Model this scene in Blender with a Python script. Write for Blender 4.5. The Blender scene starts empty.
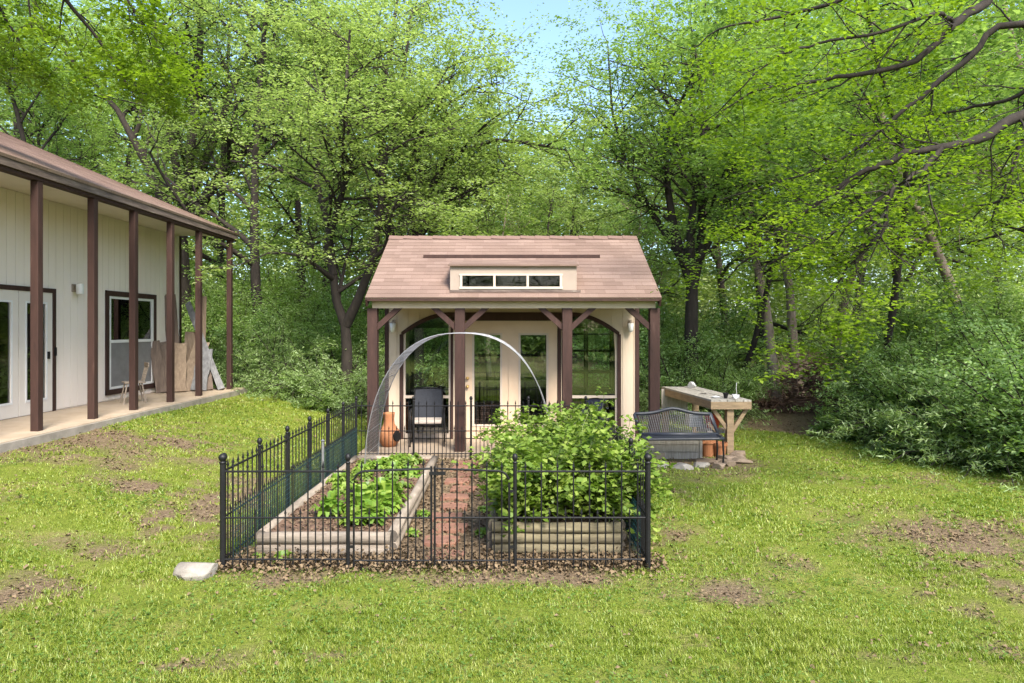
import bpy, math, random
import numpy as np
from mathutils import Vector, Matrix
random.seed(7)
RNG = np.random.default_rng(11)
F = 682.67; H = 2.1; HOR = 328.0
def P(px, py, d): return Vector(((px-512)*d/F, d, H-(py-HOR)*d/F))
def G(px, py, z=0.0):
    d = (H-z)*F/(py-HOR); return Vector(((px-512)*d/F, d, z))
scene = bpy.context.scene
COL = scene.collection
# ------------------------------------------------------------------ noise (numpy)
def _hash(ix, iy, s):
    n = (ix.astype(np.int64)*374761393 + iy.astype(np.int64)*668265263 + s*1442695041) & 0xffffffff
    n = ((n ^ (n >> 13))*1274126177) & 0xffffffff
    return ((n ^ (n >> 16)) & 0xffff)/65535.0
def vnoise(x, y, s=0):
    x = np.asarray(x, float); y = np.asarray(y, float)
    ix = np.floor(x); iy = np.floor(y); fx = x-ix; fy = y-iy
    fx = fx*fx*(3-2*fx); fy = fy*fy*(3-2*fy)
    a = _hash(ix, iy, s); b = _hash(ix+1, iy, s); c = _hash(ix, iy+1, s); d = _hash(ix+1, iy+1, s)
    return (a*(1-fx)+b*fx)*(1-fy)+(c*(1-fx)+d*fx)*fy
def fbm(x, y, s=0, o=4):
    t = 0; a = .5; n = 0
    for i in range(o):
        t = t+a*vnoise(np.asarray(x)*2**i, np.asarray(y)*2**i, s+i*17); n += a; a *= .5
    return t/n
def sstep(a, b, x):
    t = np.clip((x-a)/(b-a), 0, 1); return t*t*(3-2*t)
# ------------------------------------------------------------------ materials
def new_mat(name):
    m = bpy.data.materials.new(name); m.use_nodes = True
    nt = m.node_tree; nt.nodes.clear()
    out = nt.nodes.new('ShaderNodeOutputMaterial')
    return m, nt, out
def N(nt, t, **kw):
    n = nt.nodes.new(t)
    for k, v in kw.items():
        if k in n.inputs: n.inputs[k].default_value = v
        else: setattr(n, k, v)
    return n
def ramp(nt, fac, stops):
    r = nt.nodes.new('ShaderNodeValToRGB'); cr = r.color_ramp
    while len(cr.elements) > 1: cr.elements.remove(cr.elements[-1])
    cr.elements[0].position = stops[0][0]; cr.elements[0].color = (*stops[0][1], 1)
    for p, c in stops[1:]:
        e = cr.elements.new(p); e.color = (*c, 1)
    nt.links.new(fac, r.inputs[0]); return r.outputs[0]
def mat(name, c1, c2=None, scale=8, rough=.75, stretch=(1, 1, 1), bump=.15, metal=0, bscale=None, spec=.3, detail=6, c3=None):
    """noise-varied principled"""
    m, nt, out = new_mat(name); L = nt.links
    b = N(nt, 'ShaderNodeBsdfPrincipled'); b.inputs['Roughness'].default_value = rough; b.inputs['Metallic'].default_value = metal
    b.inputs['Specular IOR Level'].default_value = spec
    tc = N(nt, 'ShaderNodeTexCoord'); mp = N(nt, 'ShaderNodeMapping'); mp.inputs['Scale'].default_value = stretch
    L.new(tc.outputs['Object'], mp.inputs[0])
    nz = N(nt, 'ShaderNodeTexNoise', Scale=scale, Detail=detail, Roughness=.65); L.new(mp.outputs[0], nz.inputs['Vector'])
    c2 = c2 or tuple(x*.7 for x in c1)
    st = [(.3, c2), (.62, c1)]
    if c3: st.append((.75, c3))
    L.new(ramp(nt, nz.outputs[0], st), b.inputs['Base Color'])
    if bump:
        n2 = N(nt, 'ShaderNodeTexNoise', Scale=bscale or scale*5, Detail=4); L.new(mp.outputs[0], n2.inputs['Vector'])
        bp = N(nt, 'ShaderNodeBump', Strength=bump, Distance=.01); L.new(n2.outputs[0], bp.inputs['Height']); L.new(bp.outputs[0], b.inputs['Normal'])
    L.new(b.outputs[0], out.inputs[0]); return m
def leaf_mat(name, ca, cb, cc, trans=.35, nscale=.6):
    m, nt, out = new_mat(name); L = nt.links
    geo = N(nt, 'ShaderNodeNewGeometry'); oi = N(nt, 'ShaderNodeObjectInfo')
    tc = N(nt, 'ShaderNodeTexCoord'); nz = N(nt, 'ShaderNodeTexNoise', Scale=nscale, Detail=2); L.new(tc.outputs['Object'], nz.inputs['Vector'])
    a = N(nt, 'ShaderNodeMath', operation='MULTIPLY'); a.inputs[1].default_value = .5; L.new(geo.outputs['Random Per Island'], a.inputs[0])
    b = N(nt, 'ShaderNodeMath', operation='MULTIPLY_ADD'); b.inputs[1].default_value = .75; L.new(nz.outputs[0], b.inputs[0]); L.new(a.outputs[0], b.inputs[2])
    c = N(nt, 'ShaderNodeMath', operation='MULTIPLY_ADD'); c.inputs[1].default_value = .25; L.new(oi.outputs['Random'], c.inputs[0]); L.new(b.outputs[0], c.inputs[2])
    col = ramp(nt, c.outputs[0], [(.3, ca), (.72, cb), (1.0, cc)])
    d = N(nt, 'ShaderNodeBsdfDiffuse'); t = N(nt, 'ShaderNodeBsdfTranslucent'); g = N(nt, 'ShaderNodeBsdfGlossy', Roughness=.45)
    g.inputs[0].default_value = (.8, .9, .8, 1)
    L.new(col, d.inputs[0])
    hs = N(nt, 'ShaderNodeMixRGB', blend_type='MULTIPLY'); hs.inputs[0].default_value = 1; hs.inputs[2].default_value = (1.35, 1.5, .7, 1); L.new(col, hs.inputs[1]); L.new(hs.outputs[0], t.inputs[0])
    mx = N(nt, 'ShaderNodeMixShader'); mx.inputs[0].default_value = trans; L.new(d.outputs[0], mx.inputs[1]); L.new(t.outputs[0], mx.inputs[2])
    m2 = N(nt, 'ShaderNodeMixShader'); m2.inputs[0].default_value = .035; L.new(mx.outputs[0], m2.inputs[1]); L.new(g.outputs[0], m2.inputs[2])
    L.new(m2.outputs[0], out.inputs[0]); return m
def shingle_mat(name, k=1.0):
    m, nt, out = new_mat(name); L = nt.links
    b = N(nt, 'ShaderNodeBsdfPrincipled'); b.inputs['Roughness'].default_value = .95; b.inputs['Specular IOR Level'].default_value = .15
    uv = N(nt, 'ShaderNodeUVMap')
    br = N(nt, 'ShaderNodeTexBrick'); L.new(uv.outputs[0], br.inputs['Vector'])
    br.inputs['Color1'].default_value = (.0, .0, .0, 1); br.inputs['Color2'].default_value = (1, 1, 1, 1); br.inputs['Mortar'].default_value = (.5, .5, .5, 1)
    br.inputs['Scale'].default_value = 1; br.inputs['Brick Width'].default_value = .32; br.inputs['Row Height'].default_value = .14; br.inputs['Mortar Size'].default_value = .004
    br.offset = .37
    nz = N(nt, 'ShaderNodeTexNoise', Scale=1.1, Detail=6); L.new(uv.outputs[0], nz.inputs['Vector'])
    n2 = N(nt, 'ShaderNodeTexNoise', Scale=70, Detail=3); L.new(uv.outputs[0], n2.inputs['Vector'])
    ca = ramp(nt, br.outputs['Color'], [(0, (.185*k, .128*k, .103*k)), (.5, (.213*k, .148*k, .120*k)), (1, (.245*k, .174*k, .143*k))])
    cb = N(nt, 'ShaderNodeMixRGB', blend_type='MULTIPLY'); cb.inputs[0].default_value = .6; L.new(ca, cb.inputs[1])
    L.new(ramp(nt, nz.outputs[0], [(.3, (.68, .66, .66)), (.65, (1.1, 1.1, 1.08))]), cb.inputs[2])
    cd = N(nt, 'ShaderNodeMixRGB', blend_type='MULTIPLY'); cd.inputs[0].default_value = .5; L.new(cb.outputs[0], cd.inputs[1])
    L.new(ramp(nt, n2.outputs[0], [(.3, (.55, .55, .55)), (.7, (1.25, 1.25, 1.25))]), cd.inputs[2])
    ce = N(nt, 'ShaderNodeMixRGB'); L.new(br.outputs['Fac'], ce.inputs[0]); L.new(cd.outputs[0], ce.inputs[1]); ce.inputs[2].default_value = (.17, .11, .09, 1)
    L.new(ce.outputs[0], b.inputs['Base Color'])
    bp = N(nt, 'ShaderNodeBump', Strength=.5, Distance=.006); L.new(n2.outputs[0], bp.inputs['Height']); L.new(bp.outputs[0], b.inputs['Normal'])
    L.new(b.outputs[0], out.inputs[0]); return m
def glass_mat(name, tint=(.9, .95, .93), ior=1.6, refl=3.0):
    m, nt, out = new_mat(name); L = nt.links
    t = N(nt, 'ShaderNodeBsdfTransparent'); t.inputs[0].default_value = (*tint, 1)
    g = N(nt, 'ShaderNodeBsdfGlossy', Roughness=.02)
    f = N(nt, 'ShaderNodeFresnel', IOR=ior); mm = N(nt, 'ShaderNodeMath', operation='MULTIPLY'); mm.inputs[1].default_value = refl; mm.use_clamp = True
    L.new(f.outputs[0], mm.inputs[0])
    mx = N(nt, 'ShaderNodeMixShader'); L.new(mm.outputs[0], mx.inputs[0]); L.new(t.outputs[0], mx.inputs[1]); L.new(g.outputs[0], mx.inputs[2])
    L.new(mx.outputs[0], out.inputs[0]); return m
M = {}
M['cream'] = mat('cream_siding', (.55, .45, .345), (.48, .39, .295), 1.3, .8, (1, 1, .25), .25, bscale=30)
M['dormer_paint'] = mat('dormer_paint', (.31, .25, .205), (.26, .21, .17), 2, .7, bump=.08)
M['cream_light'] = mat('pale_painted_wood', (.48, .41, .34), (.42, .35, .29), 2, .6, bump=.08)
M['white_siding'] = mat('off_white_siding', (.78, .70, .64), (.71, .63, .57), 1.2, .8, (1, 1, .2), .25, bscale=30)
M['door_tan'] = mat('tan_door_paint', (.56, .43, .31), (.52, .39, .28), 3, .45, bump=.05)
M['door_white'] = mat('white_door_paint', (.66, .61, .56), (.62, .57, .52), 3, .45, bump=.05)
M['brown'] = mat('brown_painted_wood', (.047, .023, .018), (.03, .015, .012), 5, .75, (3, 3, .5), .3, c3=(.075, .042, .034))
M['fascia'] = mat('weathered_fascia', (.17, .13, .11), (.07, .05, .045), 7, .85, (1, .3, 4), .4, c3=(.33, .3, .27))
M['soffit'] = mat('soffit_board', (.62, .56, .49), (.56, .50, .43), 1.4, .8, bump=.1)
M['shingle'] = shingle_mat('asphalt_shingle')
M['glass'] = glass_mat('window_glass', refl=2.1); M['shingle_pale'] = shingle_mat('pale_house_shingle', 1.45)  # house roof: same shingle pattern, all tones scaled lighter
M['glass_dormer'] = glass_mat('dormer_glass', (.5, .5, .48), 1.5, .8); M['concrete'] = mat('porch_concrete', (.40, .32, .24), (.31, .24, .17), 1.7, .9, bump=.2, bscale=40)
M['concrete_grey'] = mat('grey_concrete', (.31, .28, .24), (.19, .17, .14), 4, .92, bump=.3, bscale=40)
M['black_iron'] = mat('black_iron', (.010, .010, .011), (.006, .006, .007), 9, .5, bump=.05, spec=.3)
M['teal_wire'] = mat('teal_coated_wire', (.035, .13, .15), (.02, .09, .11), 9, .5, bump=0)
M['galv'] = mat('galvanised_wire', (.28, .28, .29), (.2, .2, .21), 9, .38, bump=0, metal=.5, spec=.6)
M['log'] = mat('weathered_round_timber', (.32, .27, .215), (.17, .14, .11), 5, .85, (.6, .6, 6), .4, c3=(.52, .46, .38))
M['log_end'] = mat('dark_timber_end', (.13, .11, .09), (.07, .06, .05), 12, .9)
M['timber_green'] = mat('landscape_timber', (.21, .18, .11), (.12, .10, .065), 5, .85, (.6, 4, 6), .4, c3=(.4, .36, .25))
M['soil'] = mat('garden_soil', (.17, .105, .07), (.08, .05, .035), 7, 1, bump=.8, bscale=30)
M['paver'] = mat('brick_paver', (.27, .14, .095), (.17, .085, .06), 9, .95, bump=.5, bscale=50)
M['stone'] = mat('pale_limestone', (.27, .25, .22), (.17, .15, .13), 6, .9, bump=.6, bscale=25, c3=(.34, .32, .29))
M['stone_tan'] = mat('tan_flagstone', (.25, .19, .14), (.15, .11, .08), 6, .9, bump=.6, bscale=25)
M['terracotta'] = mat('terracotta', (.38, .165, .075), (.28, .115, .052), 7, .8, bump=.15, c3=(.6, .33, .2))
M['mouth_black'] = mat('matte_black', (.012, .01, .009), (.006, .005, .005), 9, .95)
M['navy'] = mat('blue_grey_metal_paint', (.034, .038, .05), (.022, .025, .034), 8, .42, bump=.1, spec=.5)
M['sling'] = mat('dark_sling_fabric', (.022, .025, .033), (.015, .017, .023), 30, .8, bump=.2)
M['navy_cloth'] = mat('navy_canvas', (.012, .016, .035), (.008, .01, .022), 20, .85, bump=.2)
M['cushion'] = mat('beige_cushion', (.42, .37, .32), (.34, .29, .25), 12, .95, bump=.2)
M['bark'] = mat('dark_bark', (.035, .028, .023), (.016, .013, .011), 9, .95, (1, 1, .3), .9, bscale=22, c3=(.065, .054, .045))
M['bark_pale'] = mat('pale_bark', (.24, .19, .15), (.12, .09, .07), 7, .95, (1, 1, .35), .8, bscale=22, c3=(.34, .3, .25))
M['stem_green'] = mat('green_stem', (.13, .17, .06), (.1, .1, .05), 9, .8, bump=0)
M['old_wood'] = mat('old_grey_wood', (.36, .30, .24), (.2, .16, .125), 6, .9, (1, 1, 8), .4, c3=(.47, .41, .34))
M['plank_tan'] = mat('tan_plank', (.25, .19, .135), (.15, .11, .08), 3, .9, (6, 6, .6), .4, c3=(.36, .27, .19))
M['plank_brown'] = mat('brown_plank', (.165, .125, .1), (.09, .068, .055), 3, .9, (6, 6, .6), .4, c3=(.25, .18, .13))
M['plank_grey'] = mat('grey_plank', (.2, .2, .205), (.11, .11, .115), 3, .9, (6, 6, .6), .4, c3=(.28, .28, .285))
M['bench_wood'] = mat('work_table_wood', (.32, .23, .14), (.2, .145, .09), 4, .85, (1, 1, 5), .35)
M['bench_top'] = mat('weathered_table_top', (.38, .35, .31), (.23, .21, .18), 5, .85, (6, 1, 1), .35, c3=(.62, .58, .53))
M['vinyl'] = mat('white_vinyl', (.68, .68, .68), (.62, .62, .62), 5, .4, bump=0)
M['screen'] = mat('insect_screen', (.2, .195, .2), (.16, .155, .16), 5, .6, bump=0)
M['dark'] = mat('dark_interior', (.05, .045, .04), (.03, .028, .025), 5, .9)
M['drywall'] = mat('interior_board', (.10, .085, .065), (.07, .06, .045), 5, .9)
M['plastic_white'] = mat('white_plastic', (.5, .5, .5), (.4, .4, .4), 9, .5, bump=.1)
M['plastic_red'] = mat('red_plastic', (.5, .06, .03), (.4, .04, .02), 9, .5, bump=.1)
M['brass'] = mat('brass', (.45, .3, .12), (.35, .22, .08), 9, .35, metal=.8, bump=0)
M['lamp_glass'] = mat('frosted_lamp_glass', (.72, .72, .7), (.6, .6, .6), 9, .3, bump=0)
M['leaf_mid'] = leaf_mat('leaf_mid', (.10, .165, .045), (.18, .275, .085), (.29, .39, .15), .48)
M['leaf_hazed'] = leaf_mat('leaf_hazed', (.145, .20, .07), (.25, .325, .125), (.38, .45, .21), .48)  # distance haze put into the colour: paler leaves for the distant trees
M['leaf_lime'] = leaf_mat('leaf_lime', (.10, .16, .012), (.175, .26, .02), (.27, .35, .045), .5, 1.2)
M['leaf_dark'] = leaf_mat('leaf_dark', (.13, .20, .06), (.22, .31, .11), (.34, .44, .18), .52)
M['leaf_blue'] = leaf_mat('leaf_blue', (.15, .24, .095), (.25, .37, .15), (.37, .49, .23), .5)
M['leaf_fern'] = leaf_mat('leaf_fern', (.13, .20, .07), (.23, .33, .12), (.34, .44, .2), .42, 1.5)
M['leaf_berry'] = leaf_mat('leaf_berry', (.07, .125, .017), (.145, .225, .03), (.27, .34, .075), .32, 4)
M['leaf_lettuce'] = leaf_mat('leaf_lettuce', (.07, .15, .015), (.14, .25, .025), (.26, .35, .06), .35, 9)
M['grass'] = leaf_mat('grass_blades', (.125, .19, .018), (.205, .285, .03), (.33, .36, .07), .4, .9)
M['clover'] = leaf_mat('clover', (.065, .13, .022), (.12, .205, .035), (.2, .28, .07), .35, 1.5)
M['litter'] = mat('dry_leaf', (.20, .145, .085), (.11, .075, .045), 14, .9, bump=0, c3=(.32, .25, .165))
M['dead_brush'] = mat('dead_brush', (.19, .11, .08), (.1, .06, .045), 2.5, .95, bump=0)
# ------------------------------------------------------------------ mesh helpers
def tag(o, label=None, cat=None, group=None, kind=None):
    if label: o['label'] = label
    if cat: o['category'] = cat
    if group: o['group'] = group
    if kind: o['kind'] = kind
    return o
ORIG = {}
def thing(name, loc, label, cat, group=None):
    o = bpy.data.objects.new(name, None); COL.objects.link(o); o.location = loc; o.empty_display_size = .2
    ORIG[o.name] = Vector(loc); return tag(o, label, cat, group)
class MB:
    def __init__(s): s.v = []; s.f = []; s.uv = None
    def add(s, vs, fs):
        n = len(s.v); s.v += [tuple(v) for v in vs]; s.f += [tuple(i+n for i in f) for f in fs]; return s
    def box(s, a, b):
        x0, y0, z0 = [min(p, q) for p, q in zip(a, b)]; x1, y1, z1 = [max(p, q) for p, q in zip(a, b)]
        return s.add([(x0, y0, z0), (x1, y0, z0), (x1, y1, z0), (x0, y1, z0), (x0, y0, z1), (x1, y0, z1), (x1, y1, z1), (x0, y1, z1)],
                     [(0, 3, 2, 1), (4, 5, 6, 7), (0, 1, 5, 4), (1, 2, 6, 5), (2, 3, 7, 6), (3, 0, 4, 7)])
    def bar(s, a, b, w, h, up=(0, 0, 1), jit=0):
        a = Vector(a); b = Vector(b); d = (b-a).normalized(); u = Vector(up)
        if abs(d.dot(u)) > .98: u = Vector((0, 1, 0))
        r = d.cross(u).normalized(); u = r.cross(d).normalized(); vs = []
        for p in (a, b):
            for i, j in ((-1, -1), (1, -1), (1, 1), (-1, 1)):
                vs.append(p+r*(i*w/2)+u*(j*h/2)+(d*random.uniform(-jit, jit) if jit else Vector((0, 0, 0))))
        return s.add(vs, [(0, 3, 2, 1), (4, 5, 6, 7), (0, 1, 5, 4), (1, 2, 6, 5), (2, 3, 7, 6), (3, 0, 4, 7)])
    def tube(s, pts, r, n=6, cap=True):
        pts = [Vector(p) for p in pts]; m = len(pts)
        if not hasattr(r, '__len__'): r = [r]*m
        vs = []; ref = None
        for i, p in enumerate(pts):
            d = (pts[min(i+1, m-1)]-pts[max(i-1, 0)])
            if d.length < 1e-9: d = Vector((0, 0, 1))
            d.normalize()
            if ref is None: ref = d.orthogonal().normalized()
            ref = (ref-d*ref.dot(d))
            if ref.length < 1e-6: ref = d.orthogonal()
            ref.normalize(); q = d.cross(ref)
            for k in range(n):
                a = 2*math.pi*k/n; vs.append(p+(ref*math.cos(a)+q*math.sin(a))*r[i])
        fs = [(i*n+k, i*n+(k+1) % n, (i+1)*n+(k+1) % n, (i+1)*n+k) for i in range(m-1) for k in range(n)]
        if cap: fs += [tuple(range(n-1, -1, -1)), tuple((m-1)*n+k for k in range(n))]
        return s.add(vs, fs)
    def lathe(s, c, prof, n=16):
        c = Vector(c); vs = []
        for r, z in prof:
            for k in range(n):
                a = 2*math.pi*k/n; vs.append((c.x+r*math.cos(a), c.y+r*math.sin(a), c.z+z))
        m = len(prof)
        fs = [(i*n+k, i*n+(k+1) % n, (i+1)*n+(k+1) % n, (i+1)*n+k) for i in range(m-1) for k in range(n)]
        fs += [tuple(range(n-1, -1, -1)), tuple((m-1)*n+k for k in range(n))]
        return s.add(vs, fs)
    def prism(s, poly, ax, a, b):
        """poly = 2D outline in the two other axes, extruded along axis ax from a to b"""
        def mk(p, t):
            return {'x': (t, p[0], p[1]), 'y': (p[0], t, p[1]), 'z': (p[0], p[1], t)}[ax]
        n = len(poly); vs = [mk(p, a) for p in poly]+[mk(p, b) for p in poly]
        return s.add(vs, [tuple(range(n)), tuple(range(2*n-1, n-1, -1))]+[(i, i+n, (i+1) % n+n, (i+1) % n) for i in range(n)])
    def build(s, name, m, parent=None, bevel=0, smooth=False, uvf=None):
        o0 = Vector((0, 0, 0)); p = parent
        if p is not None: o0 = ORIG[p.name]
        me = bpy.data.meshes.new(name)
        me.from_pydata([(v[0]-o0.x, v[1]-o0.y, v[2]-o0.z) for v in s.v], [], s.f)
        if uvf:
            uv = me.uv_layers.new(name='UVMap')
            for l in me.loops:
                uv.data[l.index].uv = uvf(s.v[l.vertex_index])
        me.materials.append(m); me.update()
        o = bpy.data.objects.new(name, me); COL.objects.link(o)
        ORIG[o.name] = o0
        if p is not None: o.parent = p
        if bevel:
            b = o.modifiers.new('bevel', 'BEVEL'); b.width = bevel; b.segments = 2; b.limit_method = 'ANGLE'
        if smooth: me.polygons.foreach_set('use_smooth', [True]*len(me.polygons))
        return o
def copy_tree(o, parent=None):
    c = o.copy(); COL.objects.link(c); c.parent = parent; ORIG[c.name] = ORIG.get(o.name, Vector((0, 0, 0)))
    for ch in list(o.children): copy_tree(ch, c)
    return c
def recenter(o, base):
    """move a one-mesh thing's origin to its base"""
    base = Vector(base); me = o.data
    co = np.empty(len(me.vertices)*3, np.float32); me.vertices.foreach_get('co', co)
    co = co.reshape(-1, 3)-np.array(base, np.float32); me.vertices.foreach_set('co', co.ravel()); o.location = base; return o
def quads_mesh(name, V, m, k=4):
    """V: (n,k,3) array of separate faces"""
    n = V.shape[0]; me = bpy.data.meshes.new(name)
    me.vertices.add(n*k); me.vertices.foreach_set('co', V.astype(np.float32).ravel())
    me.loops.add(n*k); me.loops.foreach_set('vertex_index', np.arange(n*k, dtype=np.int32))
    me.polygons.add(n); me.polygons.foreach_set('loop_start', np.arange(0, n*k, k, dtype=np.int32))
    me.update(calc_edges=True); me.materials.append(m); return me
def leaf_quads(C, ln, wd, up=.6, rng=RNG, D=None, fold=.12):
    n = len(C)
    nrm = rng.normal(size=(n, 3)); nrm /= np.linalg.norm(nrm, axis=1)[:, None]; nrm[:, 2] = np.abs(nrm[:, 2])
    nrm = nrm*(1-up)+np.array([0, 0, up]); nrm /= np.linalg.norm(nrm, axis=1)[:, None]
    if D is None: D = rng.normal(size=(n, 3))
    a = D-nrm*(D*nrm).sum(1)[:, None]; a /= np.linalg.norm(a, axis=1)[:, None]+1e-9
    b = np.cross(nrm, a)
    s = rng.uniform(.65, 1.3, n)[:, None]; l = ln*s; w = wd*s
    return np.stack([C-a*l/2, C+b*w/2+nrm*w*fold+a*l*.05, C+a*l/2-nrm*l*.1, C-b*w/2+nrm*w*fold+a*l*.05], 1)
# ------------------------------------------------------------------ terrain
def terrain(x, y):
    x = np.asarray(x, float); y = np.asarray(y, float)
    z = .47*sstep(-2.9, -6.6, x)
    z = z+(fbm(x*.5+9, y*.5, 3)-.5)*.07*sstep(2.8, 4.5, np.abs(x+.6)+np.maximum(0, 5-y)*1.0)
    z = z+sstep(20, 60, y)*1.5+sstep(-9, -30, x)*1.0+sstep(11, 40, x)*.8
    return z
def T1(x, y): return float(terrain(np.array([x]), np.array([y]))[0])
EX = np.array([-40, -8.6, -6.6, -4.2, -2.4, 2.6, 3.6, 5.8, 6.8, 7.7, 9, 20.]); EY = np.array([24, 21.5, 18.6, 16.2, 15.6, 15.6, 15.3, 13.6, 11.8, 10.1, 8.2, -2.])
def woods(x, y):
    return sstep(-.5, .6, y-np.interp(x, EX, EY)+(fbm(x*1.2, y*1.2, 8)-.5)*1.2)
PATCH = [(90, 476, 120, 15, 1.0), (150, 500, 70, 12, .5), (215, 500, 40, 24, .75), (15, 600, 50, 20, .8), (195, 535, 40, 10, .6), (340, 655, 90, 10, .4), (180, 668, 60, 12, .6),
         (960, 545, 90, 24, 1.0), (1000, 600, 50, 14, .8), (850, 520, 60, 12, .55), (770, 563, 50, 9, .6), (690, 590, 60, 16, .8), (690, 497, 22, 10, .7), (675, 545, 30, 30, .6),
         (430, 578, 260, 8, .8), (640, 582, 50, 9, .8), (900, 655, 90, 14, .45), (960, 478, 110, 8, .5), (700, 466, 60, 10, .9), (560, 640, 90, 10, .35), (20, 520, 60, 12, .5), (800, 600, 40, 7, .5), (110, 555, 60, 10, .45)]
def bare(x, y):
    m = np.zeros_like(x)
    n = fbm(x*1.6, y*1.6, 21); n2 = fbm(x*5, y*5, 31)
    for px, py, rx, ry, s in PATCH:
        d0 = H*F/(py-HOR); cx = (px-512)*d0/F
        ax = rx*d0/F; ay = max(.12, ry*d0*d0/(H*F))
        q = ((x-cx)/ax)**2+((y-d0)/ay)**2
        m = np.maximum(m, s*np.exp(-q*.5))
    m = m*1.25+(n-.5)*1.7*(.35+m)+(n2-.5)*.8-.14
    m = m+.22*sstep(7, 2.5, np.abs(x+.5))*0
    m = m+.42*sstep(.5, .72, fbm(x*.55+4, y*.55, 71))*sstep(.42, .6, n2)
    m = sstep(.10, 1.1, m)
    m = np.maximum(m, woods(x, y))
    g = sstep(.0, .25, np.minimum(np.minimum(x+2.66, 1.34-x), np.minimum(y-5.78, 11.1-y))+(n2-.5)*.25)
    return np.maximum(m, g)
def make_ground():
    def axis(lo, hi, st, far, side):
        a = list(np.arange(lo, hi+1e-6, st)); s = st
        while a[-1] < far: s *= 1.25; a.append(a[-1]+s)
        s = st
        while a[0] > side: s *= 1.25; a.insert(0, a[0]-s)
        return np.array(a)
    X = axis(-9, 9.5, .09, 400, -400); Y = axis(3, 19, .09, 450, -120)
    gx, gy = np.meshgrid(X, Y, indexing='ij'); z = terrain(gx, gy); b = bare(gx, gy)
    z = z+(fbm(gx*3, gy*3, 5)-.5)*.03*(1-b)
    nx, ny = gx.shape; V = np.stack([gx, gy, z], -1).reshape(-1, 3)
    i = np.arange(nx*ny).reshape(nx, ny)
    Fq = np.stack([i[:-1, :-1], i[1:, :-1], i[1:, 1:], i[:-1, 1:]], -1).reshape(-1, 4)
    me = bpy.data.meshes.new('ground'); me.vertices.add(len(V)); me.vertices.foreach_set('co', V.astype(np.float32).ravel())
    me.loops.add(Fq.size); me.loops.foreach_set('vertex_index', Fq.astype(np.int32).ravel())
    me.polygons.add(len(Fq)); me.polygons.foreach_set('loop_start', np.arange(0, Fq.size, 4, dtype=np.int32)); me.update(calc_edges=True)
    at = me.attributes.new('bare', 'FLOAT', 'POINT'); at.data.foreach_set('value', b.ravel().astype(np.float32))
    me.polygons.foreach_set('use_smooth', [True]*len(me.polygons))
    m, nt, out = new_mat('lawn_and_dirt'); L = nt.links
    p = N(nt, 'ShaderNodeBsdfPrincipled', Roughness=1.0); p.inputs['Specular IOR Level'].default_value = .1
    tc = N(nt, 'ShaderNodeTexCoord'); a = N(nt, 'ShaderNodeAttribute', attribute_name='bare')
    n1 = N(nt, 'ShaderNodeTexNoise', Scale=2.2, Detail=8, Roughness=.7); n2 = N(nt, 'ShaderNodeTexNoise', Scale=28, Detail=6, Roughness=.7); n3 = N(nt, 'ShaderNodeTexNoise', Scale=90, Detail=4)
    for n in (n1, n2, n3): L.new(tc.outputs['Object'], n.inputs['Vector'])
    gc = ramp(nt, n1.outputs[0], [(.3, (.11, .15, .02)), (.5, (.16, .20, .03)), (.64, (.21, .21, .06)), (.78, (.24, .19, .10))])
    dc = ramp(nt, n2.outputs[0], [(.3, (.085, .058, .036)), (.5, (.175, .127, .08)), (.68, (.28, .215, .145))])
    mx = N(nt, 'ShaderNodeMixRGB'); L.new(a.outputs['Fac'], mx.inputs[0]); L.new(gc, mx.inputs[1]); L.new(dc, mx.inputs[2])
    m2 = N(nt, 'ShaderNodeMixRGB', blend_type='MULTIPLY'); m2.inputs[0].default_value = .6; L.new(mx.outputs[0], m2.inputs[1]); L.new(ramp(nt, n3.outputs[0], [(.3, (.5, .5, .5)), (.7, (1.2, 1.2, 1.2))]), m2.inputs[2])
    L.new(m2.outputs[0], p.inputs['Base Color'])
    bp = N(nt, 'ShaderNodeBump', Strength=.9, Distance=.03); L.new(n2.outputs[0], bp.inputs['Height']); L.new(bp.outputs[0], p.inputs['Normal'])
    L.new(p.outputs[0], out.inputs[0]); me.materials.append(m)
    o = bpy.data.objects.new('ground', me); COL.objects.link(o); tag(o, kind='structure')
make_ground()
def inside_solid(x, y):
    c = (x > -2.42) & (x < 2.42) & (y > 10.95) & (y < 15.3)
    h = (x < -6.62) & (y < 17.5) & (y > -4)
    return c | h
def scatter(n, ylo, yhi, rng):
    y = rng.uniform(ylo, yhi, n); x = rng.uniform(-1, 1, n)*(y*.80+1.2)
    return x, y
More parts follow.
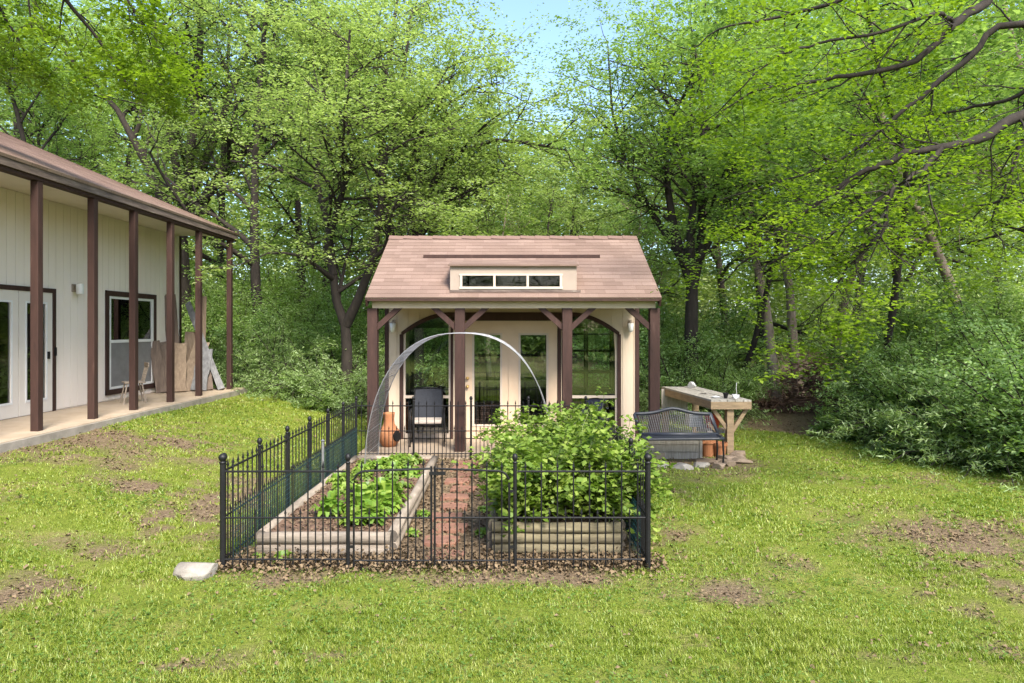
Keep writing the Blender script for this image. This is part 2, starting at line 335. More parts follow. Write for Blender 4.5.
def make_grass():
    rng = np.random.default_rng(5); Vs = []
    for ylo, yhi, n, hh, ww in ((3.4, 5, 210000, .024, .0042), (5, 7, 190000, .023, .0055), (7, 10, 150000, .024, .009), (10, 14, 120000, .026, .014), (14, 22, 80000, .034, .025)):
        x, y = scatter(n, ylo, yhi, rng)
        # tufts
        k = rng.random(n) < .5; x = np.where(k, np.round(x*7)/7+rng.normal(0, .025, n)+(_hash(np.round(x*7), np.round(y*7), 4)-.5)*.12, x); y = np.where(k, np.round(y*7)/7+rng.normal(0, .025, n), y)
        b = bare(x, y); dens = .12+1.25*sstep(.3, .7, fbm(x*2.2, y*2.2, 44))
        ok = (rng.random(n) < (1-b)**1.2*dens+.05) & ~inside_solid(x, y) & (woods(x, y) < .6)
        ok &= ~((x > -2.45) & (x < 1.15) & (y > 6.0) & (y < 10.9))
        x = x[ok]; y = y[ok]; n = len(x)
        z = terrain(x, y)-.004+(fbm(x*3, y*3, 5)-.5)*.03
        h = hh*(.45+1.1*fbm(x*1.7, y*1.7, 61)**1.5*1.6)*rng.uniform(.5, 1.4, n)
        a = rng.uniform(0, 2*np.pi, n); lean = rng.uniform(.1, 1.1, n)*h
        tip = np.stack([x+np.cos(a)*lean, y+np.sin(a)*lean, z+h], 1)
        c = a+np.pi/2+rng.normal(0, .5, n); dx = np.cos(c)*ww*.5; dy = np.sin(c)*ww*.5
        base = np.stack([x, y, z], 1); o = np.stack([dx, dy, 0*dx], 1)
        mid = base*.5+tip*.5+np.array([0, 0, .12])*h[:, None]
        Vs.append(np.stack([base-o, base+o, mid+o*.8, tip, mid-o*.8], 1))
    V = np.concatenate(Vs); me = quads_mesh('grass', V, M['grass'], 5)
    o = bpy.data.objects.new('grass', me); COL.objects.link(o); tag(o, 'short patchy bright green lawn grass around the fenced garden', 'grass', kind='stuff')
    # clover / broad low weeds
    Cs = []
    for ylo, yhi, n, s in ((3.4, 7, 26000, 1.0), (7, 12, 26000, 1.5), (12, 20, 12000, 2.2)):
        x, y = scatter(n, ylo, yhi, rng); w = fbm(x*.9, y*.9, 77)
        ok = (rng.random(n) < sstep(.36, .55, w)*(1-bare(x, y))) & ~inside_solid(x, y) & (woods(x, y) < .4)
        x = x[ok]; y = y[ok]; z = terrain(x, y)+rng.uniform(.01, .045, len(x))
        Cs.append(leaf_quads(np.stack([x, y, z], 1), .022*s, .017*s, .7, rng))
    me = quads_mesh('clover', np.concatenate(Cs), M['clover'])
    o = bpy.data.objects.new('clover', me); COL.objects.link(o); tag(o, 'low broad leaved clover and weeds mixed through the lawn', 'weeds', kind='stuff')
    # leaf litter
    Cs = []
    for ylo, yhi, n, s in ((3.4, 6, 22000, 1.0), (6, 12, 45000, 1.15), (12, 24, 26000, 1.7)):
        x, y = scatter(n, ylo, yhi, rng); b = bare(x, y)
        ok = (rng.random(n) < b**.8*.5*(.2+sstep(.35, .7, fbm(x*4, y*4, 91)))+.02) & ~inside_solid(x, y)
        x = x[ok]; y = y[ok]; z = terrain(x, y)+rng.uniform(.006, .03, len(x))
        Cs.append(leaf_quads(np.stack([x, y, z], 1), .034*s, .022*s, .55, rng, fold=.3))
    # drift of leaves along the front fence
    n = 5200; x = rng.uniform(-2.6, 1.35, n); y = 6.02+rng.normal(0, .13, n); z = np.abs(rng.normal(0, .035, n))+.01
    Cs.append(leaf_quads(np.stack([x, y, z], 1),   .036, .024, .35, rng, fold=.35))
    n = 7000; x = rng.uniform(-2.5, 1.15, n); y = rng.uniform(6, 10.8, n); z = .012+rng.uniform(0, .03, n)
    Cs.append(leaf_quads(np.stack([x, y, z], 1), .04, .026, .5, rng, fold=.3))
    n = 2600; x = rng.uniform(-2.28, -1.17, n); y = rng.uniform(6.4, 10, n)
    Cs.append(leaf_quads(np.stack([x, y, .185+rng.uniform(0, .02, n)], 1), .035, .02, .6, rng, fold=.3))
    me = quads_mesh('leaf_litter', np.concatenate(Cs), M['litter'])
    o = bpy.data.objects.new('leaf_litter', me); COL.objects.link(o); tag(o, 'dry brown fallen leaves on the bare patches and under the iron fence', 'leaves', kind='stuff')
make_grass()
# ------------------------------------------------------------------ trees
class Tree:
    def __init__(s, seed): s.r = random.Random(seed); s.rng = np.random.default_rng(seed); s.mb = MB(); s.tw = []
    def poly(s, p, d, L, n, wob, trop):
        pts = [Vector(p)]; d = Vector(d).normalized()
        for i in range(n):
            d = (d+Vector((s.r.gauss(0, wob), s.r.gauss(0, wob), s.r.gauss(0, wob)+trop))).normalized()
            pts.append(pts[-1]+d*(L/n))
        return pts
    def limb(s, pts, r0, r1, level, cfg):
        """cfg per level: (n_children, length, spread, wobble, tropism, t0)"""
        n = len(pts); sides = 8 if r0 > .12 else (6 if r0 > .04 else 4)
        rad = [r0+(r1-r0)*(i/(n-1))**.8 for i in range(n)]
        if r0 > cfg['minr']: s.mb.tube(pts, rad, sides, cap=False)
        if level >= len(cfg['lv']): s.tw.append(pts); return
        k, L, spread, wob, trop, t0 = cfg['lv'][level]
        for j in range(k):
            t = t0+(1-t0)*(j+s.r.random())/k; t = min(t, .999); f = t*(n-1); i = int(f)
            p = pts[i].lerp(pts[i+1], f-i); tan = (pts[i+1]-pts[i]).normalized()
            a = s.r.uniform(0, 2*math.pi); o = tan.orthogonal().normalized(); o = Matrix.Rotation(a, 3, tan) @ o
            sp = spread*s.r.uniform(.7, 1.25); d = tan*math.cos(sp)+o*math.sin(sp)
            if level > 0: d.z *= .6
            l = L*s.r.uniform(.65, 1.25)*(1.15-.55*t if level == 0 else 1)
            rr = min(rad[i]*.62, cfg['rad'][level])*s.r.uniform(.75, 1.1)
            s.limb(s.poly(p, d, l, 5 if level < 2 else 3, wob, trop), rr, rr*.35, level+1, cfg)
    def leaves(s, per, sig, ln, wd, up=.55, drop=0):
        C = []; D = []
        for pts in s.tw:
            a = np.array([tuple(p) for p in pts]); t = s.rng.random(per)*(len(a)-1); i = np.minimum(t.astype(int), len(a)-2); f = (t-i)[:, None]
            c = a[i]*(1-f)+a[i+1]*f+s.rng.normal(size=(per, 3))*np.array([sig, sig, sig*.32]); c[:, 2] -= drop*s.rng.random(per)
            C.append(c); D.append(np.repeat((a[-1]-a[0])[None, :], per, 0)+s.rng.normal(size=(per, 3))*.6)
        C = np.concatenate(C); D = np.concatenate(D)
        return leaf_quads(C, ln, wd, up, s.rng, D)
def tree_meshes(seed, h, trunk_r, clear, cfg, leafp, wob=.05, barkm='bark', leafm='leaf_mid', stems=None):
    t = Tree(seed)
    if stems is None:
        t.limb(t.poly((0, 0, -.2), (0, 0, 1), h*.93, 10, wob, .02), trunk_r, trunk_r*.18, 0, cfg)
    else:
        for pts, r0, r1 in stems: t.limb([Vector(p) for p in pts], r0, r1, 0, cfg)
    me = bpy.data.meshes.new('trunk'); me.from_pydata(t.mb.v, [], t.mb.f); me.materials.append(M[barkm]); me.polygons.foreach_set('use_smooth', [True]*len(me.polygons)); me.update()
    V = t.leaves(*leafp)
    return me, quads_mesh('crown', V, M[leafm])
def put_tree(meshes, name, loc, rot, sc, label, cat='tree', group=None, pn=('trunk', 'crown'), sz=None):
    o = thing(name, loc, label, cat, group); o.rotation_euler = (0, 0, rot); o.scale = (sc, sc, sz or sc)
    for m, n in zip(meshes, pn):
        c = bpy.data.objects.new(n, m); COL.objects.link(c); c.parent = o
    return o
def cfg(a, b, c, minr=.008, rad=(.11, .045, .015)): return dict(lv=[a, b, c], minr=minr, rad=rad)
# (n, L, spread, wobble, tropism, t0)
TA = tree_meshes(1, 16, .26, 4, cfg((13, 5.2, 1.0, .16, .05, .26), (8, 2.2, .8, .2, .03, .25), (6, 1.0, .8, .2, 0, .15)), (28, .12, .125, .075, .6), .06)
TB = tree_meshes(2, 17, .22, 4, cfg((15, 4.0, 1.05, .16, .04, .24), (8, 1.9, .8, .2, .02, .25), (6, 1.0, .8, .2, -.02, .15)), (27, .13, .125, .07, .6), .05, leafm='leaf_hazed')
TC = tree_meshes(3, 14, .2, 3, cfg((12, 4.2, 1.1, .18, .05, .36), (8, 2.0, .9, .2, .02, .25), (6, .95, .8, .2, 0, .15)), (28, .13, .12, .07, .6), .09, barkm='bark_pale', leafm='leaf_mid')
TD = tree_meshes(4, 16, .2, 3, cfg((17, 3.8, 1.15, .15, .03, .16), (8, 1.8, .9, .2, .0, .25), (6, .95, .8, .2, -.03, .15)), (28, .14, .125, .07, .6), .05, leafm='leaf_dark')
TE = tree_meshes(5, 9, .09, 2, cfg((12, 2.4, 1.0, .2, .08, .38), (6, 1.3, .9, .2, .03, .2), (5, .6, .8, .2, 0, .15)), (26, .10, .10, .06, .6), .12, leafm='leaf_mid')
def shrub_meshes(seed, h, w, stems, twigs, per, ln, wd, leafm, drop=0, sig=.07, up=.45, arch=-.12, barkm='bark', tl=.35):
    t = Tree(seed)
    for i in range(stems):
        a = t.r.uniform(0, 6.283); rr = t.r.random()**.5*w*.35
        lean = t.r.uniform(.1, .9)*w/h
        pts = t.poly((math.cos(a)*rr, math.sin(a)*rr, -.05), (math.cos(a)*lean, math.sin(a)*lean, 1), h*t.r.uniform(.55, 1.15), 7, .1, arch*t.r.uniform(.2, 1.4))
        t.limb(pts, .012+.006*h, .004, 0, dict(lv=[(twigs, tl, .9, .15, arch*.5, .12)], minr=.005, rad=(.008,)))
    me = bpy.data.meshes.new('stems'); me.from_pydata(t.mb.v, [], t.mb.f); me.materials.append(M[barkm]); me.update()
    return me, quads_mesh('foliage', t.leaves(per, sig, ln, wd, up, drop), M[leafm])
SA = shrub_meshes(21, 2.2, 1.9, 40, 14, 28, .066, .034, 'leaf_blue', sig=.1)
SB = shrub_meshes(22, 2.6, 2.0, 36, 15, 28, .078, .04, 'leaf_mid', sig=.12, tl=.45)
SC = shrub_meshes(23, 1.5, 1.9, 60, 12, 30, .075, .013, 'leaf_fern', sig=.045, arch=-.22, tl=.45, up=.3)
SD = shrub_meshes(24, 3.2, 2.4, 34, 17, 28, .09, .048, 'leaf_dark', sig=.16, tl=.55)
SE = shrub_meshes(25, .75, 1.1, 30, 9, 14, .07, .045, 'leaf_dark', sig=.05, tl=.22)
def at(px, d, **k):
    x = (px-512)*d/F; return (x, d, T1(x, d))
R = random.Random(99)
# named trees seen one by one
def NT(ms, px, d, sc, label, nm='broadleaf_tree', rot=None, sz=None, group=None):
    return put_tree(ms, nm, at(px, d), R.uniform(0, 6.28) if rot is None else rot, sc, label, 'tree', group, sz=sz)
oakst = [([(0, 0, -.2), (.1, 0, 2.5), (.0, 0, 5.0), (.3, 0, 7), (.6, .2, 11), (.8, 0, 15)], .42, .06),
         ([(.0, 0, 4.6), (-1.2, .2, 7.2), (-2.2, 0, 9.2), (-4.2, -.3, 11.5)], .24, .04), ([(.1, 0, 5.0), (1.7, -.3, 7.0), (3.2, 0, 8.6), (4.4, .4, 11.2)], .23, .04),
         ([(.1, 0, 5.6), (.9, .8, 8.5), (2.0, 1.2, 12), (2.4, 1, 15)], .2, .04), ([(.1, 0, 6), (-.8, .5, 9.5), (-1.4, .6, 14)], .18, .04)]
TOAK = tree_meshes(41, 16, .4, 4, cfg((8, 3.0, .9, .16, .04, .30), (6, 1.8, .85, .2, .02, .2), (6, .9, .8, .2, 0, .15)), (17, .11, .12, .07, .6), leafm='leaf_mid', stems=oakst)
NT(TOAK, 180, 24, 1.0, 'large oak with stout dark forking trunk rising behind the white house roof', 'oak_tree', 0)
NT(TB, 262, 22, .95, 'tall straight slim tree with haze-paled leaves beyond the end of the porch')
# twisted tree left of the cottage
dC = 17.5
def rel(pts, px0, d, dd=None):
    b = Vector(at(px0, d)); out = []
    for k, q in enumerate(pts):
        w = P(q[0], q[1], d+(q[2] if len(q) > 2 else 0)); out.append(tuple(w-b))
    return out
stC = [(rel([(346, 392), (347, 350), (345, 325), (336, 300), (332, 262), (328, 225, .3), (316, 180, .5), (322, 130, .8), (326, 70, 1), (320, 10, 1)], 346, dC), .16, .04),
       (rel([(346, 325), (358, 300, -.2), (372, 262, -.4), (380, 215, -.5), (383, 170, -.4), (396, 120), (404, 70), (412, 10, .3)], 346, dC), .14, .035),
       (rel([(334, 275), (326, 250), (340, 200, -.6), (352, 160, -1), (345, 100, -1.2), (350, 30, -1.4)], 346, dC), .12, .03)]
TCW = tree_meshes(42, 1, 1, 1, cfg((15, 2.8, 1.0, .18, .03, .28), (6, 1.6, .85, .2, .0, .2), (6, .8, .8, .2, -.03, .15), rad=(.07, .035, .012)), (22, .10, .10, .055, .6), leafm='leaf_hazed', stems=stC)
put_tree(TCW, 'broadleaf_tree', at(346, dC), 0, 1, 'dark twisted forking tree standing just left of the cottage', 'tree')
dE = 18.5
stE = [(rel([(418, 400), (418, 300), (417, 240), (424, 200), (440, 172), (465, 150, -.3), (495, 140, -.6), (530, 143, -1), (566, 150, -1.4)], 418, dE), .17, .025),
       (rel([(418, 300), (422, 235, .3), (432, 215, .5), (450, 190, .8), (474, 165, 1), (490, 150, 1.2)], 418, dE), .12, .02),
       (rel([(417, 240), (408, 190, .3), (416, 140, .5), (436, 112, .5), (470, 90, .3), (500, 82, 0)], 418, dE), .12, .02),
       (rel([(418, 300), (390, 235, .5), (383, 180, .6), (378, 120, .8), (390, 50, 1), (400, -20, 1)], 418, dE), .17, .03),
       (rel([(422, 235), (448, 200, -.5), (470, 195, -.8), (495, 200, -1)], 418, dE), .06, .015)]
TEW = tree_meshes(43, 1, 1, 1, cfg((12, 2.3, .95, .18, .05, .3), (6, 1.4, .85, .2, .03, .2), (5, .75, .8, .2, 0, .15), rad=(.05, .028, .01)), (18, .10, .10, .055, .6), leafm='leaf_hazed', stems=stE)
put_tree(TEW, 'broadleaf_tree', at(418, dE), 0, 1, 'tree with thin dark limbs arching right behind the cottage roof', 'tree')
dF = 17.2
stF = [(rel([(691, 402), (691, 340), (692, 285), (684, 262), (674, 230), (668, 190), (666, 150), (672, 110), (640, 60, .3)], 691, dF), .21, .03),
       (rel([(692, 290), (700, 255, .2), (702, 200, .4), (703, 150, .5), (712, 90, .6), (716, 20, .6)], 691, dF), .14, .03),
       (rel([(692, 285), (690, 230, -.3), (697, 180, -.4), (705, 120, -.6), (694, 40, -.8)], 691, dF), .12, .03),
       (rel([(692, 275), (712, 235, .5), (728, 195, .8), (745, 140, 1), (760, 60, 1)], 691, dF), .11, .025),
       (rel([(684, 262), (650, 210, .5), (625, 160, .8), (612, 110, 1), (608, 50, 1)], 691, dF), .1, .02),
       (rel([(692, 265), (725, 238, -.4), (755, 222, -.6), (775, 215, -.7)], 691, dF), .06, .02)]
TFW = tree_meshes(44, 1, 1, 1, cfg((12, 2.3, .95, .18, .04, .3), (6, 1.4, .85, .2, .02, .2), (5, .7, .8, .2, 0, .15), rad=(.05, .028, .01)), (17, .10, .095, .052, .6), leafm='leaf_mid', stems=stF)
put_tree(TFW, 'broadleaf_tree', at(691, dF), 0, 1, 'many stemmed tree directly right of the cottage behind the work table', 'tree')
NT(TC, 779, 17.5, .8, 'slim pale barked tree at the mouth of the woodland gap')
NT(TC, 800, 21, .9, 'leaning pale tree in the shade behind the brush pile', rot=1.0)
NT(TE, 868, 14.2, 1.15, 'slender dark trunk rising through the right hand shrubs', 'young_tree')
NT(TE, 975, 12.6, 1.1, 'young leaning tree among the shrubs at the right edge', 'young_tree', rot=2)
NT(TE, 735, 18.5, 1.2, 'thin young tree between the work table and brush pile', 'young_tree')
# second rank of the wood, look alike
gl = 'trees of the wood behind the shrubs on the left'; gm = 'trees of the wood behind the cottage'; gr_ = 'trees of the wood behind the shrubs on the right'
for px, d, k, s in ((20, 27, 0, 1), (90, 30, 3, 1), (225, 29, 1, 1.05), (300, 26, 3, 1), (140, 36, 1, 1.1), (-60, 30, 2, 1.1), (330, 33, 0, 1.05), (-160, 34, 3, 1.1), (45, 21.5, 3, .8)):
    NT((TA, TB, TC, TD)[k], px, d, s, 'tall leafy tree in the wood beyond the white house', group=gl)
for px, d, k, s in ((395, 30, 1, .95), (455, 31, 1, .8), (520, 35, 0, .72), (575, 33, 1, .68), (640, 31, 1, .74), (490, 26, 2, .6), (550, 27, 1, .52), (605, 25, 2, .52), (430, 24, 0, .7)):
    NT((TA, TB, TC, TD)[k], px, d, s, 'leafy tree in the wood directly behind the cottage roof', group=gm)
for px, d, k, s in ((690, 30, 0, 1), (760, 26, 3, .9), (830, 24, 2, 1), (900, 21, 3, .9), (970, 18, 2, .9), (1060, 17, 0, .9), (850, 33, 1, 1.1), (1000, 26, 1, 1), (1150, 20, 3, 1), (730, 36, 1, 1.1), (1110, 14, 2, .8)):
    NT((TA, TB, TC, TD)[k], px, d, s, 'tall leafy tree in the wood behind the right hand shrubs', group=gr_)
# far mass of the wood
def far_wood():
    rng = np.random.default_rng(8); n = 8200
    a = rng.uniform(-1.15, 1.15, n); d = rng.uniform(36, 58, n); x = np.tan(a*.75)*d*1.15
    top = 9+6*fbm(x*.12, d*.12, 2)+8*sstep(3, 15, np.abs(x-1.5)); z = rng.random(n)**1.5*top
    C = np.stack([x, d, z+1], 1)
    Cc = np.repeat(C, 70, 0)+rng.normal(size=(n*70, 3))*np.array([.75, .75, .4])
    me = quads_mesh('woodland', leaf_quads(Cc, .30, .19, .45, rng), M['leaf_hazed'])
    o = bpy.data.objects.new('woodland', me); COL.objects.link(o); tag(o, 'dense far green wood closing the view behind all the trees', 'woodland', kind='stuff')
far_wood()
# shrubs
def SH(ms, px, d, sc, label, nm='shrub', group=None, sz=None):
    return put_tree(ms, nm, at(px, d), R.uniform(0, 6.28), sc, label, 'shrub', group, ('stems', 'foliage'), sz=sz)
SH(SC, 275, 19.2, 1.25, 'feathery arching green shrub at the far end of the lawn', 'feathery_shrub')
SH(SC, 318, 17.8, 1.25, 'large feathery shrub with long drooping sprays left of the cottage', 'feathery_shrub')
SH(SC, 352, 16.9, 1.1, 'feathery shrub touching the left corner post of the cottage', 'feathery_shrub')
SH(SC, 250, 21, 1.1, 'feathery shrub nearest the last brown porch post', 'feathery_shrub')
gs = 'shrubs along the left edge of the wood'
for px, d, k, s in ((238, 22.5, 1, 1), (262, 23, 3, 1), (290, 21.5, 0, 1.15), (315, 22.5, 3, 1.1), (338, 20, 1, .9), (365, 19.3, 0, 1), (388, 20.5, 3, 1.0), (205, 23, 3, 1.1), (300, 25.5, 3, 1.3), (350, 25, 1, 1.4), (420, 22, 3, 1.1), (255, 26, 3, 1.4)):
    SH((SA, SB, SC, SD)[k], px, d, s, 'leafy green shrub in the undergrowth between house and cottage', group=gs)
gs = 'shrubs behind the work table'
for px, d, k, s in ((668, 17.2, 0, 1.1), (690, 16.4, 2, 1.1), (722, 16.2, 1, .6), (712, 16.6, 2, .85), (660, 20, 3, 1.1), (700, 20, 3, .9), (690, 21, 0, 1.3), (640, 19, 1, 1)):
    SH((SA, SB, SC, SD)[k], px, d, s, 'green shrub behind the wooden work table', group=gs)
gs = 'shrubs along the right edge of the lawn'
for px, d, k, s in ((896, 14.6, 1, .6), (918, 13.1, 2, .8), (925, 12.9, 0, .8), (935, 12.3, 1, .8), (968, 11.7, 2, 1.35), (1015, 10.9, 2, 1.2), (1003, 11.6, 0, .9), (1040, 10.7, 1, .8), (950, 16.4, 1, 1), (955, 15.2, 3, .8), (925, 14.5, 1, 1.05), (965, 13.6, 3, .9), (1005, 13, 1, 1.05), (1050, 12.2, 3, .95), (965, 19, 3, 1.1), (950, 21, 3, 1.2), (1080, 10.2, 0, 1.1), (980, 16, 3, 1.2), (1040, 15, 3, 1.2), (1120, 9.6, 0, 1.1)):
    SH((SA, SB, SC, SD)[k], px, d, s, 'blue green leafy shrub spilling over the right edge of the lawn', group=gs)
for px, d in ((905, 11.9), (940, 11.2), (985, 10.7), (1018, 10.2), (872, 12.9), (850, 13.4), (300, 17.2), (276, 18.3), (335, 16.4), (255, 19.5)):
    left = px < 500
    SH(SE, px, d, 1.0, 'low dark leafy seedling bush at the left edge of the lawn' if left else 'low dark leafy bush fringing the right edge of the lawn', 'low_shrub', 'low bushes along the left lawn edge' if left else 'low bushes along the right lawn edge')
# brush pile in the gap
def brush_pile():
    rng = random.Random(4); c = Vector(at(824, 17.5)); mb = MB()
    for i in range(800):
        a = rng.uniform(0, 6.28); r = rng.random()**.6; p = c+Vector((math.cos(a)*r*1.9, math.sin(a)*r*1.0, rng.uniform(0, 1.5)*(1-r**1.6)))
        d = Vector((rng.gauss(0, 1), rng.gauss(0, 1), rng.gauss(0, .35))).normalized()*rng.uniform(.3, .8)
        mb.tube([p-d*.5, p+Vector((0, 0, .05)), p+d*.5], rng.uniform(.008, .02), 4)
    o = mb.build('brush_pile', M['dead_brush']); recenter(o, c); tag(o, 'heap of reddish brown dead branches in the gap in the wood', 'brush pile')
brush_pile()
# overhanging trees near the camera (trunks outside the picture)
def smooth_line(pts, rr, k=4, jit=.012):
    pts = [Vector(p) for p in pts]; q = [pts[0]*2-pts[1]]+pts+[pts[-1]*2-pts[-2]]; out = []
    for i in range(1, len(q)-2):
        a, b, c, d = q[i-1:i+3]
        for j in range(k):
            t = j/k; p = .5*(2*b+(c-a)*t+(2*a-5*b+4*c-d)*t*t+(3*b-a-3*c+d)*t**3)
            out.append(p+Vector((rr.gauss(0, jit), rr.gauss(0, jit), rr.gauss(0, jit))) if out else p)
    return out+[pts[-1]]
def limb_tree(seed, base, trunk, limbs, cf, leafp, leafm, label, nm):
    t = Tree(seed); b = Vector(base)
    t.mb.tube([Vector(q)-b for q in trunk], [.30-.02*i for i in range(len(trunk))], 10, cap=False)
    for pts, r0, r1 in limbs: t.limb([p-b for p in smooth_line(pts, t.r)], r0*.82, r1*.8, 0, cf)
    me = bpy.data.meshes.new('trunk'); me.from_pydata(t.mb.v, [], t.mb.f); me.materials.append(M['bark']); me.polygons.foreach_set('use_smooth', [True]*len(me.polygons)); me.update()
    put_tree((me, quads_mesh('crown', t.leaves(*leafp), M[leafm])), nm, base, 0, 1, label)
B = (8.6, 7.6, T1(8.6, 7.6))
tr = [(8.6, 7.6, -.2), (8.5, 7.6, 1.5), (8.3, 7.5, 3.2), (8.2, 7.5, 5), (8.0, 7.4, 7.5)]
def PL(l): return [P(*q) for q in l]
limbs = [
 ([Vector((8.3, 7.5, 3.3))]+PL([(1060, 105, 7.3), (1024, 116, 7.2), (980, 138, 7.1), (942, 147, 7.0), (892, 158, 7), (857, 176, 7.1), (813, 206, 7.3), (760, 246, 7.6), (720, 285, 8)]), .095, .01),
 (PL([(942, 147, 7.0), (914, 176, 6.8), (887, 193, 6.7), (848, 224, 6.8), (800, 248, 6.9), (755, 270, 7.1)]), .042, .009),
 (PL([(892, 189, 6.7), (886, 215, 6.7), (883, 233, 6.7), (848, 268, 6.8), (826, 298, 6.9), (800, 325, 7)]), .03, .007),
 ([Vector((8.2, 7.5, 5.2))]+PL([(1030, -35, 6.8), (988, 0, 6.7), (953, 26, 6.6), (936, 42, 6.6), (905, 66, 6.6), (848, 75, 6.6), (800, 84, 6.7), (755, 92, 6.8), (715, 118, 7.0)]), .075, .007),
 ([Vector((8.2, 7.5, 4.4))]+PL([(1024, 26, 7.6), (971, 57, 7.7), (936, 83, 7.8), (874, 136, 8), (839, 158, 8.2), (782, 180, 8.5), (720, 200, 9)]), .06, .007),
 (PL([(953, 26, 6.6), (936, 13, 6.4), (883, 31, 6.3), (817, 44, 6.3), (780, 55, 6.4), (735, 95, 6.6), (700, 130, 7)]), .03, .005),
 (PL([(1050, 108, 7.3), (1024, 136, 7.3), (1012, 176, 7.3), (993, 220, 7.3), (1004, 248, 7.3)]), .03, .006),
 ([Vector((8.2, 7.5, 6.0)), Vector((6.2, 8.0, 7.2))]+PL([(900, -40, 8.3), (850, -5, 8.5), (790, 15, 8.8), (730, 25, 9), (690, 50, 9.3)]), .07, .008),
 ([Vector((8.2, 7.5, 4.0))]+PL([(1090, 60, 8.5), (1020, 95, 9), (960, 110, 9.5), (900, 120, 10), (850, 130, 10.3)]), .06, .008),
 ([Vector((8.3, 7.5, 3.0))]+PL([(1110, 140, 8), (1050, 180, 8.5), (1000, 200, 9), (950, 215, 9.5), (900, 240, 9.8)]), .05, .008),
]
limb_tree(51, B, tr, limbs, dict(lv=[(14, .8, .85, .16, .0, .12), (5, .42, .8, .15, 0, .2), (3, .26, .7, .15, -.01, .3)], minr=.003, rad=(.013, .007, .0035)),
          (10, .055, .053, .035, .6, .02), 'leaf_lime', 'lime green tree reaching its bare dark limbs in from the right', 'overhanging_tree')
B2 = (-7.4, 2.6, T1(-7.4, 2.6))
B2 = (-6.2, 3.0, T1(-6.2, 3.0))
limbs2 = [([Vector((-6.2, 3.0, 5.5)), Vector((-6.3, 5, 6.8)), Vector((-6.4, 7, 7.2)), Vector((-6.2, 8.6, 6.9)), Vector((-5.8, 9.4, 6.2)), Vector((-5.4, 9.8, 5.4))], .11, .01),
          ([Vector((-6.35, 6, 7.1)), Vector((-6.9, 8, 7.2)), Vector((-7.1, 9.4, 6.6)), Vector((-7.0, 10.0, 5.9))], .06, .01),
          ([Vector((-6.4, 7, 7.2)), Vector((-5.6, 8.0, 7.0)), Vector((-5.0, 8.8, 6.4)), Vector((-4.75, 9.2, 5.7))], .05, .01)]
limb_tree(52, B2, [(-6.2, 3.0, 0), (-6.2, 3.0, 3), (-6.2, 3.0, 5.5), (-6.1, 3, 8)], limbs2, dict(lv=[(11, .9, .9, .14, -.06, .4), (6, .5, .8, .15, -.06, .25), (4, .3, .7, .15, -.05, .3)], minr=.003, rad=(.02, .008, .004)),
          (14, .06, .07, .045, .55, .04), 'leaf_lime', 'leafy bough hanging down over the white house roof at upper left', 'overhanging_tree')
for x, y, k, s in ((-10, -20, 0, .8), (-3, -22, 3, .8), (4, -21, 1, .8), (11, -20, 3, .8), (-17, -16, 1, .8), (18, -16, 0, .8)):
    put_tree((TA, TB, TC, TD)[k], 'broadleaf_tree', (x, y, T1(x, y)), R.uniform(0, 6), s, 'leafy tree across the lawn mirrored faintly in the cottage glass', 'tree', 'trees across the lawn')
for i in range(16):
    x = -22+i*3+R.uniform(-.6, .6); y = -19+R.uniform(-2, 2)
    put_tree((SB, SD)[i % 2], 'shrub', (x, y, T1(x, y)), R.uniform(0, 6), 1.7, 'leafy shrub across the lawn mirrored faintly in the cottage glass', 'shrub', 'shrubs across the lawn', ('stems', 'foliage'))
# ------------------------------------------------------------------ shingled roof helper
def roof_slope(mb, uvs, e0, e1, up, run, expo=.14, th=.006, thick=.05):
    """courses from eave e0-e1 going along unit vector up for length run"""
    e0 = Vector(e0); e1 = Vector(e1); up = Vector(up).normalized(); ax = (e1-e0).normalized(); n = ax.cross(up).normalized()
    if n.z < 0: n = -n
    k = int(math.ceil(run/expo)); W = (e1-e0).length
    for i in range(k):
        a = i*expo; b = min(run, a+expo)
        vs = [e0+up*a+n*th, e1+up*a+n*th, e1+up*(b)+n*.001, e0+up*(b)+n*.001, e0+up*a-n*.004, e1+up*a-n*.004]
        base = len(mb.v); mb.add(vs, [(0, 1, 2, 3), (4, 5, 1, 0), (0, 3, 4), (1, 5, 2)])
        uvs += [(0, a+.002), (W, a+.002), (W, b-.002), (0, b-.002), (0, a+.05), (W, a+.05)]
    base = len(mb.v)
    q = [e0, e1, e1+up*run, e0+up*run]
    mb.add([p-n*.004 for p in q]+[p-n*thick for p in q], [(0, 1, 2, 3), (7, 6, 5, 4), (0, 4, 5, 1), (1, 5, 6, 2), (2, 6, 7, 3), (3, 7, 4, 0)])
    uvs += [(0, .07), (W, .07), (W, run), (0, run)]*2
def build_uv(mb, uvs, name, m, parent):
    o = mb.build(name, m, parent); me = o.data; uv = me.uv_layers.new(name='UVMap')
    for l in me.loops: uv.data[l.index].uv = uvs[l.vertex_index]
    return o
